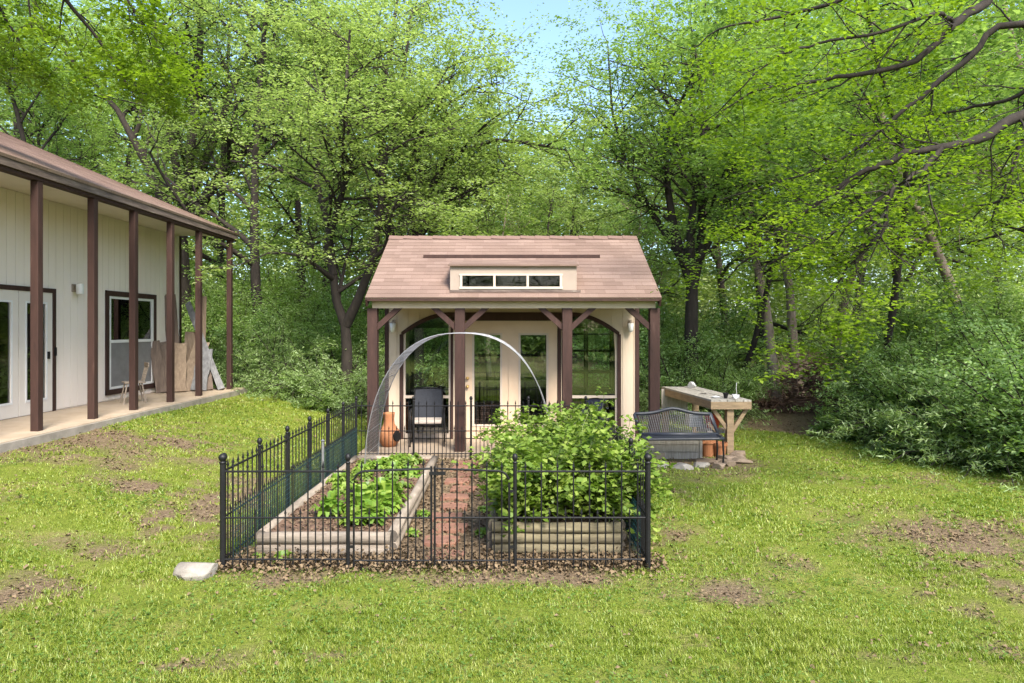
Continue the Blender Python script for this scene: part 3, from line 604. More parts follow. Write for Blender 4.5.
# ------------------------------------------------------------------ COTTAGE
def cottage():
    t = thing('garden_cottage', (0, 13, 0), 'small cream garden cottage with pinkish shingle roof and brown porch posts', 'cottage')
    FZ = .10; YP = 11.1; YW = 12.3; YB = 15.05; XL = -2.27; XR = 2.27; EZ = 2.585; EY_ = 10.85; RY = 13.05; RZ = 3.84; sl = (RZ-EZ)/(RY-EY_)
    xl, xr = -2.335, 2.38
    # roof
    up = Vector((0, RY-EY_, RZ-EZ)); mb = MB(); uv = []
    roof_slope(mb, uv, (xl, EY_, EZ), (xr, EY_, EZ), up, up.length, thick=.018)
    up2 = Vector((0, -(15.3-RY), RZ-EZ+.0)); roof_slope(mb, uv, (xr, 15.3, EZ-.03), (xl, 15.3, EZ-.03), Vector((0, RY-15.3, RZ-EZ+.03)), Vector((0, RY-15.3, RZ-EZ+.03)).length)
    rf = build_uv(mb, uv, 'roof', M['shingle'], t)
    mb = MB(); 
    for i in range(17):
        a = xl-.005+i*(xr-xl+.01)/17; b = a+(xr-xl+.01)/17-.002; q = .006*(i % 2)
        mb.add([(a, RY-.13, RZ-.05+q), (b, RY-.13, RZ-.062+q), (b, RY, RZ+.018), (a, RY, RZ+.03), (a, RY+.13, RZ-.05+q), (b, RY+.13, RZ-.062+q)], [(0, 1, 2, 3), (3, 2, 5, 4)])
    mb.build('ridge_cap', M['shingle'], rf)
    # eave trim: thin dark drip board and underside
    mb = MB().box((xl+.01, EY_+.015, EZ-.055), (xr-.01, EY_+.045, EZ-.02)); mb.build('eave_board', M['brown'], t)
    mb = MB().box((-2.26, YP-.07, 2.42), (2.32, YP+.07, 2.545)); mb.build('porch_beam', M['cream'], t)
    mb = MB().box((-2.2, YP+.075, 2.52), (2.25, YW-.03, 2.54)); mb.build('porch_ceiling', M['cream'], t)
    # gable ends
    for x in (XL, XR-.02):
        mb = MB().prism([(YW, FZ), (YB, FZ), (YB, 2.52), (RY, RZ-.08), (YW+.1, EZ+sl*(YW+.1-EY_)-.08), (YW, EZ+sl*(YW-EY_)-.09)], 'x', x, x+.02)
        mb.build('side_wall', M['cream'], t)
    for x in (xl, xr-.03):
        mb = MB()
        mb.bar((x+.015, EY_+.03, EZ-.085), (x+.015, RY, RZ-.085), .03, .12); mb.bar((x+.015, RY, RZ-.085), (x+.015, 15.27, EZ-.1), .03, .12); mb.build('rake_board', M['brown'], t)
    # front wall with arched opening made of grooved boards
    def arch(x):
        q = abs(x+.03)
        if q <= 1.12: return 2.37
        u = (q-1.12)/.86
        return 2.37-.37*u**1.9 if u <= 1 else FZ
    mb = MB(); x = XL; top = 2.56
    mb.prism([(XL, FZ), (-2.01, FZ)]+[(-2.01+i*.0985, max(arch(-2.01+i*.0985+1e-4), 1.9)) for i in range(1, 40)]+[(1.95, FZ), (XR, FZ), (XR, top), (XL, top)], 'y', YW+.012, YW+.06)
    while x < XR-.02:
        xe = min(x+.195, XR)
        pts = []; m_ = 6
        for i in range(m_+1):
            xx = x+(xe-x)*i/m_; pts.append((xx, max(arch(xx), FZ) if -2.01 < xx < 1.95 else FZ))
        # avoid slivers at the jambs
        if x < -2.01 < xe or x < 1.95 < xe:
            j = -2.01 if x < -2.01 else 1.95
            if j < 0: mb.prism([(x, FZ), (j, FZ), (j, top), (x, top)], 'y', YW, YW+.011); pts = [(j+(xe-j)*i/4, arch(j+.001+(xe-j)*i/4)) for i in range(5)]
            else: mb.prism([(j, FZ), (xe, FZ), (xe, top), (j, top)], 'y', YW, YW+.011); pts = [(x+(j-x)*i/4, arch(x+(j-.001-x)*i/4)) for i in range(5)]
            mb.prism(pts+[(pts[-1][0], top), (pts[0][0], top)], 'y', YW, YW+.011)
        else: mb.prism(pts+[(xe, top), (x, top)], 'y', YW, YW+.011)
        x = xe+.008
    mb.build('front_wall', M['cream'], t)
    # arched brown trim
    mb = MB(); W_ = .065; n = 44
    xs = [-1.99+i*(3.92/n) for i in range(n+1)]
    for i in range(n):
        a, b = xs[i], xs[i+1]; za, zb = arch(a), arch(b); w = W_ if abs(a+.03) > 1.0 else .14
        mb.prism([(a, za-w), (b, zb-w), (b, zb+.012), (a, za+.012)], 'y', YW-.03, YW+.05)
    zj = arch(-1.99)
    mb.box((-2.02, YW-.03, FZ), (-1.955, YW+.05, zj-.03)); mb.box((1.895, YW-.03, FZ), (1.96, YW+.05, zj-.03))
    for s in (-1, 1):
        c = -.03
        mb.box((c+s*.855, YW-.031, FZ), (c+s*.915, YW+.045, 2.235)); mb.box((c+s*1.03, YW-.02, FZ+.001), (c+s*1.075, YW+.045, 2.3))
    mb.build('arched_trim', M['brown'], t)
    mb = MB()
    for s in (-1, 1):
        mb.box((-.03+s*.916, YW+.0, FZ), (-.03+s*1.029, YW+.03, 2.23))
    mb.build('filler_panel', M['cream'], t)
    # side windows
    for s in (-1, 1):
        c = -.03; a, b = sorted((c+s*1.076, c+s*1.925)); fr = MB()
        fr.box((a, YW+.0, FZ+.02), (b, YW+.04, FZ+.10)); fr.box((a, YW+.002, .835), (b, YW+.04, .885))
        fr.box((a, YW+.001, FZ+.1), (a+.035, YW+.04, 2.0 if a < -1.2 else 2.22)); fr.box((b-.035, YW+.001, FZ+.1), (b, YW+.04, 2.0 if b > 1.2 else 2.22))
        w = fr.build('window', M['cream_light'], t)
        pts = [(a+.01, FZ+.05), (b-.01, FZ+.05)]+[(b-.01-(b-a-.02)*i/12, arch(b-.01-(b-a-.02)*i/12)-.03) for i in range(13)]
        MB().prism(pts, 'y', YW+.02, YW+.026).build('pane', M['glass'], w)
    # french doors
    for s in (-1, 1):
        c = -.03; a, b = (c-.845, c-.012) if s < 0 else (c+.012, c+.845); mb = MB(); z0, z1 = FZ+.02, 2.2; y0, y1 = YW-.005, YW+.035
        gx0, gx1 = a+.19, b-.165 if s < 0 else b-.19
        if s > 0: gx0 = a+.165
        gz0, gz1 = .36, 1.98
        mb.box((a, y0, z0), (gx0, y1, z1)); mb.box((gx1, y0, z0), (b, y1, z1)); mb.box((gx0, y0+.001, z0), (gx1, y1-.001, gz0)); mb.box((gx0, y0+.001, gz1), (gx1, y1-.001, z1))
        d = mb.build('door', M['door_tan'], t)
        mb = MB(); q = .03
        mb.box((gx0-q, y0-.012, gz0-q), (gx0+.006, y0-.0015, gz1+q)); mb.box((gx1-.006, y0-.012, gz0-q), (gx1+q, y0-.0015, gz1+q)); mb.box((gx0+.006, y0-.0115, gz0-q), (gx1-.006, y0-.001, gz0+.006)); mb.box((gx0+.006, y0-.0115, gz1-.006), (gx1-.006, y0-.001, gz1+q))
        mb.build('glazing_bead', M['cream_light'], d)
        MB().box((gx0, YW+.01, gz0), (gx1, YW+.016, gz1)).build('pane', M['glass'], d)
        if s < 0:
            for z in (1.2, 1.05):
                k = MB(); k.lathe((0, 0, 0), [(.0, -.01), (.028, -.01), (.028, 0), (.012, .005), (.012, .03), (.028, .04), (.03, .055), (.02, .068), (0, .07)], 12)
                k.v = [(v[0]+a+.075, YW-.005-v[2], v[1]+z) for v in k.v]; k.build('door_knob', M['brass'], d, smooth=True)
    MB().box((-.06, YW-.022, FZ+.02), (0, YW-.0055, 2.2)).build('astragal', M['door_tan'], t)
    MB().box((-.03-.85, YW-.008, 2.2), (-.03+.85, YW+.03, 2.235)).build('door_header', M['door_tan'], t)
    # corner trim boards
    for x in (XL-.02, XR-.05):
        MB().box((x, YW-.02, FZ), (x+.07, YW-.001, 2.5)).build('corner_trim', M['brown'], t)
    # posts and braces
    for x in (-2.26, -.845, .894, 2.31):
        MB().box((x-.08, YP-.08, .03), (x+.08, YP+.08, 2.42)).build('post', M['brown'], t, .006)
    for x, s in ((-2.26, 1), (-.845, -1), (-.845, 1), (.894, -1), (.894, 1), (2.31, -1)):
        MB().bar((x+s*.06, YP-.005, 2.10), (x+s*.50, YP-.005, 2.50), .085, .085, (0, 1, 0)).build('brace', M['brown'], t)
    MB().box((-2.45, YP-.18, -.1), (2.45, YB, FZ)).build('porch_floor', M['concrete'], t)
    # back wall: pier frame and big panes
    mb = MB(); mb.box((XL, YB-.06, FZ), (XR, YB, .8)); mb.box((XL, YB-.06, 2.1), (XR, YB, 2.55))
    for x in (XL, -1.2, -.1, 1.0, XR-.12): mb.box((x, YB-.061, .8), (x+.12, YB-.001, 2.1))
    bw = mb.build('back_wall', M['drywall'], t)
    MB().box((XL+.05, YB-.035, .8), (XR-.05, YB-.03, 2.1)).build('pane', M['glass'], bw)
    # dormer
    dy = 11.03; zb = 2.70; zt = 3.10; a, b = -1.0, 1.045
    mb = MB(); wx0, wx1, wz0, wz1 = -.82, .79, 2.76, 2.955
    mb.box((a, dy, zb), (wx0, dy+.04, zt)); mb.box((wx1, dy, zb), (b, dy+.04, zt)); mb.box((wx0, dy+.001, zb), (wx1, dy+.039, wz0)); mb.box((wx0, dy+.001, wz1), (wx1, dy+.039, zt))
    for x in (a, b-.03): mb.prism([(dy+.04, zb-.05), (dy+.04, zt), (12.0, 3.24), (12.0, 3.2)], 'x', x, x+.03)
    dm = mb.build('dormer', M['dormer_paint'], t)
    fr = MB(); w3 = (wx1-wx0)/3
    fr.box((wx0-.03, dy-.02, wz0-.03), (wx1+.03, dy-.001, wz0+.008)); fr.box((wx0-.03, dy-.02, wz1-.008), (wx1+.03, dy-.001, wz1+.02))
    for i in range(4):
        x = wx0+i*w3; fr.box((x-.018, dy-.018, wz0+.008), (x+.018, dy-.002, wz1-.008))
    fr.build('window_frame', M['cream_light'], dm)
    MB().box((wx0, dy+.012, wz0), (wx1, dy+.018, wz1)).build('pane', M['glass_dormer'], dm)
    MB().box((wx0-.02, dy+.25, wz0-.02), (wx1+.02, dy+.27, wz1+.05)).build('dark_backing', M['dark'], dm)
    MB().box((a+.0, dy-.05, zb-.02), (b+.06, dy-.003, zb+.012)).build('sill_flashing', M['fascia'], dm)
    mb = MB(); uv = []; rise = Vector((0, 11.98-dy+.06, 3.295-3.115))
    roof_slope(mb, uv, (a-.03, dy-.06, 3.115), (b+.03, dy-.06, 3.115), rise, rise.length-.02, expo=3, thick=.02)
    build_uv(mb, uv, 'dormer_roof', M['shingle'], dm)
    zz = EZ+sl*(12.08-EY_)
    MB().bar((-1.58, 12.2, zz+.095), (1.57, 12.2, zz+.095), .05, .055).build('roof_strip', M['brown'], t)  # dark brown bar across the roof above the dormer
    # wall lamps
    for x in (-2.13, 2.12):
        mb = MB(); mb.box((x-.03, YW-.025, 2.17), (x+.03, YW-.001, 2.25)); mb.tube([(x, YW-.02, 2.22), (x, YW-.09, 2.235), (x, YW-.11, 2.2)], .009, 6)
        mb.lathe((x, YW-.11, 2.17), [(.02, .045), (.055, .03), (.06, .02), (.0, .02)], 10)
        l = mb.build('wall_lamp', M['old_wood'], t, smooth=False)
        MB().lathe((x, YW-.11, 2.02), [(.0, 0), (.025, .005), (.045, .05), (.058, .165), (.0, .166)], 12).build('lamp_shade', M['lamp_glass'], l, smooth=True)
cottage()
def shelving(x0, x1, y0, y1, zs, label):
    t = thing('shelving_unit', ((x0+x1)/2, (y0+y1)/2, .1), label, 'shelves')
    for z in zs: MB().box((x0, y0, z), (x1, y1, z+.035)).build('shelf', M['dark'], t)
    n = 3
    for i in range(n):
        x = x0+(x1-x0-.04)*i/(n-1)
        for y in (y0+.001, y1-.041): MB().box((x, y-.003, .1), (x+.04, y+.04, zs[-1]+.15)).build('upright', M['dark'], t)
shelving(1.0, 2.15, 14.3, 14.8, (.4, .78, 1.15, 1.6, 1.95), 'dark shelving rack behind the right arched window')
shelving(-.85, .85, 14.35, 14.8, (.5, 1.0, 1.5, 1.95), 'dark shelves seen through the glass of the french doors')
# things on the shelves / inside
t = thing('potting_table', (-1.5, 13.9, .1), 'pale table seen dimly inside the left arched window', 'table')
MB().box((-2.0, 13.6, .82), (-1.0, 14.2, .86)).build('table_top', M['cream_light'], t)
for x in (-1.97, -1.07):
    for y in (13.62, 14.12): MB().box((x, y, .1), (x+.05, y+.05, .82)).build('leg', M['dark'], t)
# ------------------------------------------------------------------ PORCH THINGS
def patio_chair(c, yaw, label, fab, seatm, recl=.25, sc=.92):
    t = thing('patio_chair', c, label, 'chair'); t.scale = (sc, sc, sc); t.rotation_euler = (0, 0, yaw); ORIG[t.name] = Vector((0, 0, 0))
    # faces -Y
    w = .27
    fr = MB()
    for s in (-1, 1):
        fr.tube([(s*w, -.25, .42), (s*w, .2, .40), (s*w, .2+recl*.5, .75), (s*w*.96, .2+recl*.85, 1.0)], .014, 8)
        fr.tube([(s*(w+.04), -.28, .0), (s*(w+.04), -.27, .55), (s*(w+.04), -.22, .63), (s*(w+.04), -.0, .65), (s*(w+.04), .26, .64)], .014, 8)
        fr.tube([(s*(w+.04), .27, .0), (s*(w+.04), .24, .3), (s*(w+.02), .27, .64)], .014, 8)
        fr.tube([(s*(w+.04), -.25, .06), (s*(w+.04), .25, .06)], .01, 6)
    fr.tube([(-w*.96, .2+recl*.85, 1.0), (0, .2+recl*.85, 1.03), (w*.96, .2+recl*.85, 1.0)], .014, 8)
    fr.tube([(-w-.04, -.24, .40), (w+.04, -.24, .40)], .012, 6); fr.tube([(-w-.04, .22, .38), (w+.04, .22, .38)], .012, 6)
    fr.build('frame', M['black_iron'], t, smooth=True)
    bk = MB(); n = 6
    for i in range(n):
        u = i/n; v = (i+1)/n; ya, yb = .2+recl*.85*u, .2+recl*.85*v; za, zb = .43+.57*u, .43+.57*v
        bk.add([(-w, ya, za), (w, ya, za), (w, yb, zb), (-w, yb, zb), (-w, ya+.012, za), (w, ya+.012, za), (w, yb+.012, zb), (-w, yb+.012, zb)], [(0, 1, 2, 3), (7, 6, 5, 4), (0, 3, 7, 4), (1, 5, 6, 2)]+([(0, 4, 5, 1)] if i == 0 else [])+([(3, 2, 6, 7)] if i == n-1 else []))
    bk.build('backrest', M[fab], t)
    MB().box((-w+.01, -.27, .415), (w-.01, .18, .48)).build('seat', M[seatm], t, .02)
    return t
patio_chair((-1.45, 11.75, .1), .08, 'black high backed patio chair with beige seat on the cottage porch', 'sling', 'cushion')
patio_chair((1.18, 11.75, .1), -.6, 'navy canvas reclining chair behind the leafy bush', 'navy_cloth', 'navy_cloth', .75, .72)
t = thing('chiminea', (-2.08, 11.55, .1), 'orange terracotta chiminea with black mouth at the left porch post', 'chiminea')
MB().lathe((-2.08, 11.55, .1), [(.10, 0), (.13, .03), (.18, .10), (.2, .18), (.18, .26), (.12, .33), (.095, .38), (.085, .46), (.095, .54), (.10, .57), (.075, .57), (.07, .5), (.0, .48)], 28).build('body', M['terracotta'], t, smooth=True)
mb = MB(); mb.lathe((0, 0, 0), [(0, -.02), (.085, -.02), (.09, .0), (.085, .02), (0, .02)], 18)
mb.v = [(-2.08+.155+v[2]*.75+v[0]*.55, 11.55-.13-v[2]*.75+v[0]*.55, .1+.19+v[1]) for v in mb.v]; mb.build('mouth', M['mouth_black'], t)  # plain black disc standing for the open mouth
# ------------------------------------------------------------------ GARDEN FENCE
FX0, FX1, FY0, FY1 = -2.5, 1.175, 5.9, 10.87
fence = thing('garden_fence', (-.66, 8.4, 0), 'black wrought iron spear top fence with double gate around the raised beds', 'fence')
def spear(mb, p, z, r=.007):
    mb.lathe((p.x, p.y, z), [(r, -.01), (r*1.9, .0), (r*1.2, .015), (.001, .05)], 5)
def fpost(p, big=False):
    r = .024 if big else .017; mb = MB(); mb.tube([(p.x, p.y, -.05), (p.x, p.y, .93)], r, 10)
    po = mb.build('post', M['black_iron'], fence)
    MB().lathe((p.x, p.y, .93), [(r*1.2, 0), (r*1.25, .012), (r*.7, .018), (r*1.1, .027), (r*1.5, .045), (r*1.5, .06), (r*1.0, .08), (.001, .088)], 12).build('finial', M['black_iron'], po, smooth=True)
def panel(a, b, n=7, name='fence_panel', top=lambda u: .86, bot=.05, gate=0):
    a = Vector(a); b = Vector(b); mb = MB(); d = b-a
    def at_(u, z): q = a+d*u; return Vector((q.x, q.y, z))
    m = 22 if gate else 2
    mb.tube([at_(i/m, top(i/m)) for i in range(m+1)], .010, 6); mb.tube([at_(0, .46), at_(1, .46)], .0085, 6); mb.tube([at_(0, bot+.05), at_(1, bot+.05)], .0085, 6)
    for i in range(n):
        u = (i+.5)/n; q = at_(u, 0); tp = top(u)+.04
        mb.tube([at_(u, bot-.03), at_(u, tp)], .0070, 5, False); spear(mb, q, tp)
        for w in ((i+1.0)/n,):
            if i < n-1:
                q = at_(w, 0); mb.tube([at_(w, bot-.03), at_(w, .50)], .0062, 5, False); spear(mb, q, .50, .006)
    if gate:
        x = 0 if gate > 0 else 1
        mb.tube([at_(x, bot), at_(x, top(x)-.03)], .01, 6); mb.tube([at_(1-x, bot), at_(1-x, top(1-x)+.02)], .01, 6)
    return mb.build(name, M['black_iron'], fence)
def run(a, b, k, big_ends=False, last=True):
    a = Vector((a[0], a[1], 0)); b = Vector((b[0], b[1], 0))
    for i in range(k):
        p = a.lerp(b, i/k); q = a.lerp(b, (i+1)/k)
        fpost(p, big_ends and i == 0); e = (q-p).normalized()*.02; panel(p+e, q-e)
    if last: fpost(b, big_ends)
gx = [(v-512)*FY0/F for v in (348, 433, 515)]
fpost(Vector((FX0, FY0, 0)), True); panel((FX0+.02, FY0, 0), (gx[0]-.02, FY0, 0), 8); fpost(Vector((gx[0], FY0, 0)))
def gtop_l(u): return .79+.07*min(1, (u*9)**.5 if u < .11 else 1)+.025*u
def gtop_r(u): return gtop_l(1-u)
g1 = panel((gx[0]+.05, FY0, 0), (gx[1]-.015, FY0, 0), 5, 'gate', gtop_l, .04, 1)
g2 = panel((gx[1]+.015, FY0, 0), (gx[2]-.05, FY0, 0), 5, 'gate', gtop_r, .04, -1)
MB().box((gx[1]-.03, FY0-.03, .835), (gx[1]+.11, FY0-.005, .86)).build('latch', M['black_iron'], g2)
for s in (gx[0], gx[2]):
    mb = MB()
    for z in (.2, .68): mb.box((s-.045 if s > 0 else s, FY0-.012, z), (s if s > 0 else s+.045, FY0+.012, z+.02))
    mb.build('hinge', M['black_iron'], g1 if s < gx[1] else g2)
fpost(Vector((gx[2], FY0, 0))); panel((gx[2]+.02, FY0, 0), (FX1-.02, FY0, 0), 8); fpost(Vector((FX1, FY0, 0)), True)
a = Vector((FX0, FY0, 0)); b = Vector((FX0+.02, FY1, 0)); k = 5
run((FX0, FY0+.03), (FX0+.02, FY1), 6, last=False)
run((FX1, FY0+.03), (FX1, FY1), 6, last=False)
run((FX0+.02, FY1), (FX1, FY1), 4)
def netting(x, y0, y1, label):
    mb = MB(); z = .04
    while z <= .53: mb.tube([(x, y0, z), (x, y1, z)], .0012, 3, False); z += .05
    y = y0
    while y <= y1: mb.tube([(x+.002, y, .04), (x+.002, y, .53)], .0012, 3, False); y += .05
    o = mb.build('wire_netting', M['teal_wire']); recenter(o, (x, (y0+y1)/2, 0)); tag(o, label, 'wire netting')
netting(FX0+.05, 6.0, 10.8, 'teal wire netting lining the left run of iron fence')
netting(FX1-.05, 6.0, 10.8, 'teal wire netting lining the right run of iron fence behind the bush')
mb = MB()
mb.tube([(-2.3, 8.3, 0), (-2.3, 8.3, .72)], .016, 8); mb.lathe((-2.3, 8.3, .72), [(.02, 0), (.026, .01), (.0, .03)], 8)
o = mb.build('metal_stake', M['galv']); recenter(o, (-2.3, 8.3, 0)); tag(o, 'grey metal stake standing inside the left fence run', 'stake')
# wire arch
def wire_arch():
    t = thing('wire_arch', (-.71, 9.8, 0), 'tall galvanised wire mesh arch spanning the garden before the cottage', 'garden arch')
    cx = -.71; a = 1.29; hh = 2.03
    def pt(u, y):
        # straight legs and round top
        th = math.pi*u; return Vector((cx-a*math.copysign(abs(math.cos(th))**.82, math.cos(th)), y, hh*math.sin(th)**.86))
    y0, y1 = 9.25, 10.2
    for k, (y, r) in enumerate(((y0, .007), (y1, .007))):
        MB().tube([pt(i/40, y) for i in range(41)], r, 6).build('hoop', M['galv'], t)
    mb = MB(); n = 30
    for j in range(1, n):
        y = y0+(y1-y0)*j/n; mb.tube([pt(i/40, y) for i in range(41)], .0013, 3, False)
    for i in range(2, 120): mb.tube([pt(i/122, y0), pt(i/122, y1)], .0011, 3, False)
    mb.build('mesh_panel', M['galv'], t)
    for i in range(1, 22):
        u = i/22; MB().tube([pt(u, y0), pt(u, y1)], .0042, 5).build('rung', M['galv'], t)
wire_arch()
# ------------------------------------------------------------------ RAISED BEDS
def log(mb, a, b, r): mb.tube([Vector(a).lerp(Vector(b), i/6)+Vector((random.gauss(0, .004), random.gauss(0, .004), random.gauss(0, .003))) for i in range(7)], r, 12)
def bed(label, x0, x1, y0, y1, rows, r, m, jitter=0):
    t = thing('raised_bed', ((x0+x1)/2, (y0+y1)/2, 0), label, 'raised bed')
    for k in range(rows):
        z = r+k*2*r*.97
        for a, b in (((x0, y0, z), (x1, y0, z)), ((x0+.06, y1, z), (x1-.06, y1, z)), ((x0, y0+r+.01, z), (x0+.03, y1, z)), ((x1, y0+r+.01, z), (x1-.03, y1, z))):
            mb = MB(); log(mb, a, b, r); l = mb.build('log', m, t, smooth=True)
            l.data.materials.append(M['log_end'])
            for p in l.data.polygons:
                if len(p.vertices) > 4: p.material_index = 1; p.use_smooth = False
    n = 24; mb = MB(); vs = []
    for i in range(n+1):
        for j in range(n+1): vs.append((x0+.02+(x1-x0-.04)*i/n, y0+.03+(y1-y0-.06)*j/n, 2*r*rows*.8+random.uniform(-.012, .015)))
    mb.add(vs, [(i*(n+1)+j, (i+1)*(n+1)+j, (i+1)*(n+1)+j+1, i*(n+1)+j+1) for i in range(n) for j in range(n)]); mb.build('soil', M['soil'], t)
    return 2*r*rows*.8
zs = bed('raised bed of round grey timbers with lettuces on the left', -2.34, -1.12, 6.3, 10.1, 2, .055, M['log'])
bed('raised bed of brown green timbers filled by the berry bush', -.18, 1.02, 6.35, 10.1, 3, .05, M['timber_green'])
# pavers down the middle
for i in range(11):
    y = 6.25+i*.43; x = -.66-(.06 if i % 2 else -.02)+random.uniform(-.04, .04)
    pts = [(x-.17, y-.13), (x+.02, y-.14), (x+.16, y-.12), (x+.17, y+.10), (x-.02, y+.13), (x-.16, y+.10)]
    o = MB().prism([(p[0]+random.uniform(-.02, .02), p[1]+random.uniform(-.02, .02)) for p in pts], 'z', -.03, .036+random.uniform(-.004, .006)).build('paver', M['paver'], None, .006); recenter(o, (x, y, 0))
    tag(o, 'flat reddish brown paver set in the path between the beds', 'paver', 'pavers of the garden path')
# plants
def rosette(seed, n, L, W, leafm, up=.35, stand=.7):
    rng = np.random.default_rng(seed); Q = []
    for i in range(n):
        a = rng.uniform(0, 6.28); el = rng.uniform(.25, 1.25)*stand; l = L*rng.uniform(.6, 1.1); w = W*rng.uniform(.7, 1.2)
        d = np.array([math.cos(a)*math.cos(el), math.sin(a)*math.cos(el), math.sin(el)]); s = np.array([-math.sin(a), math.cos(a), 0])
        p0 = d*.02; p1 = d*l*.45+np.array([0, 0, .0]); p2 = d*l*.8; p3 = d*l+np.array([0, 0, -.02-l*.12*(1.3-el)])
        nn = np.cross(s, d)
        Q.append([p0-s*w*.12, p0+s*w*.12, p1+s*w*.4+nn*.01, p1-s*w*.4+nn*.01]); Q.append([p1-s*w*.4+nn*.01, p1+s*w*.4+nn*.01, p2+s*w*.5-nn*.008, p2-s*w*.5-nn*.008]); Q.append([p2-s*w*.5-nn*.008, p2+s*w*.5-nn*.008, p3+s*w*.18, p3-s*w*.18])
    return quads_mesh('plant', np.array(Q), M[leafm])
lett = [rosette(61, 90, .22, .06, 'leaf_lettuce', stand=1.0), rosette(62, 110, .22, .06, 'leaf_lettuce', stand=.95)]
straw = [rosette(63, 60, .15, .045, 'leaf_berry', stand=.9), rosette(64, 70, .16, .05, 'leaf_lettuce', stand=.8), rosette(65, 50, .14, .045, 'leaf_berry')]
def plant(me, nm, x, y, z, s, label, group=None, cat='plant', sz=None):
    o = bpy.data.objects.new(nm, me); COL.objects.link(o); o.location = (x, y, z); o.rotation_euler = (0, 0, R.uniform(0, 6.28)); o.scale = (s, s, sz or s); return tag(o, label, cat, group)
plant(lett[0], 'lettuce', -1.86, 7.0, zs, 1.0, 'bright lime lettuce alone by the left log of the bed', sz=1.25)
for x, y, s in ((-1.38, 6.72, 1.0), (-1.52, 7.0, 1.15), (-1.32, 7.15, 1.0), (-1.6, 7.35, 1.1), (-1.36, 7.5, 1.15), (-1.55, 6.66, .8), (-1.7, 7.6, .9)):
    plant(lett[1], 'lettuce', x, y, zs, s, 'large yellow green leafy lettuce in the middle of the left bed', 'lettuces in the left raised bed', sz=s*1.2)
for i in range(34):
    x = R.uniform(-2.15, -1.25); y = R.uniform(7.8, 9.95)
    plant(straw[i % 3], 'strawberry_plant', x, y, zs, R.uniform(.8, 1.25), 'low green strawberry plant at the far end of the left bed', 'strawberry plants in the left raised bed')
for x, y in ((-2.28, 6.15), (-2.05, 6.12), (-1.0, 6.9), (-.98, 7.6), (-.3, 6.9), (-.32, 7.8), (-2.42, 6.6)):
    plant(straw[1], 'weed', x, y, .01, R.uniform(.5, .8), 'small green weed sprouting beside the raised bed timbers', 'weeds beside the raised beds')
def berry():
    t = Tree(71)
    for i in range(170):
        x = max(-.52, min(.68, t.r.gauss(.08, .33))); y = t.r.uniform(-1.6, 1.6)
        out = Vector((x*.35, -.12 if y < -1 else 0, 1)); h = t.r.uniform(.35, .74) if t.r.random() < .86 else t.r.uniform(.78, 1.0)
        h *= .72+.6*float(vnoise(x*3.1+5, y*2.3, 12))
        pts = t.poly((x, y, .0), out, h, 6, .12, -.02)
        t.limb(pts, .006, .003, 0, dict(lv=[(9, .22, 1.0, .15, 0, .15)], minr=.002, rad=(.0035,)))
    for i in range(95):   # canes spilling to the front and sides
        a = t.r.uniform(3.0, 6.4); x = .12+math.cos(a)*.4; y = -1.35+t.r.uniform(-.15, .5)
        pts = t.poly((x, y, t.r.uniform(.1, .35)), (math.cos(a)*.6, -.5, .8), t.r.uniform(.3, .68), 7, .13, -.17)
        t.limb(pts, .005, .002, 0, dict(lv=[(8, .2, 1.0, .15, 0, .15)], minr=.002, rad=(.003,)))
    me = bpy.data.meshes.new('canes'); me.from_pydata(t.mb.v, [], t.mb.f); me.materials.append(M['stem_green']); me.update()
    put_tree((me, quads_mesh('foliage', t.leaves(12, .05, .07, .05, .5), M['leaf_berry'])), 'berry_bush', (.45, 8.05, .25), 0, 1, 'dense bright green berry bush overflowing the right raised bed', 'bush', pn=('canes', 'foliage'))
berry()
# ------------------------------------------------------------------ ROCKS
def rock(c, sx, sy, sz, m, seed, nm, label, cat='rock', group=None, flat=False):
    import bmesh
    bm = bmesh.new(); bmesh.ops.create_icosphere(bm, subdivisions=4, radius=1); rr = random.Random(seed)
    pl = [Vector((rr.gauss(0, 1), rr.gauss(0, 1), rr.gauss(0, .8))).normalized() for _ in range(15)]; dd = [rr.uniform(.45, .8) for _ in pl]
    for v in bm.verts:
        for n, d in zip(pl, dd):
            e = v.co.dot(n)-d
            if e > 0: v.co -= n*e
        v.co += v.co.normalized()*rr.uniform(-.006, .008)
        if flat: v.co.z = max(-.5, min(.5, v.co.z))
        v.co = Vector((v.co.x*sx, v.co.y*sy, v.co.z*sz))
    me = bpy.data.meshes.new(nm); bm.to_mesh(me); bm.free(); me.materials.append(M[m])
    o = bpy.data.objects.new(nm, me); COL.objects.link(o); o.location = c; o.rotation_euler = (0, 0, rr.uniform(-.4, .4)); return tag(o, label, cat, group)
rock((-2.67, 5.80, .01), .23, .16, .13, 'stone', 3, 'rock', 'pale angular limestone rock beside the front left fence post')
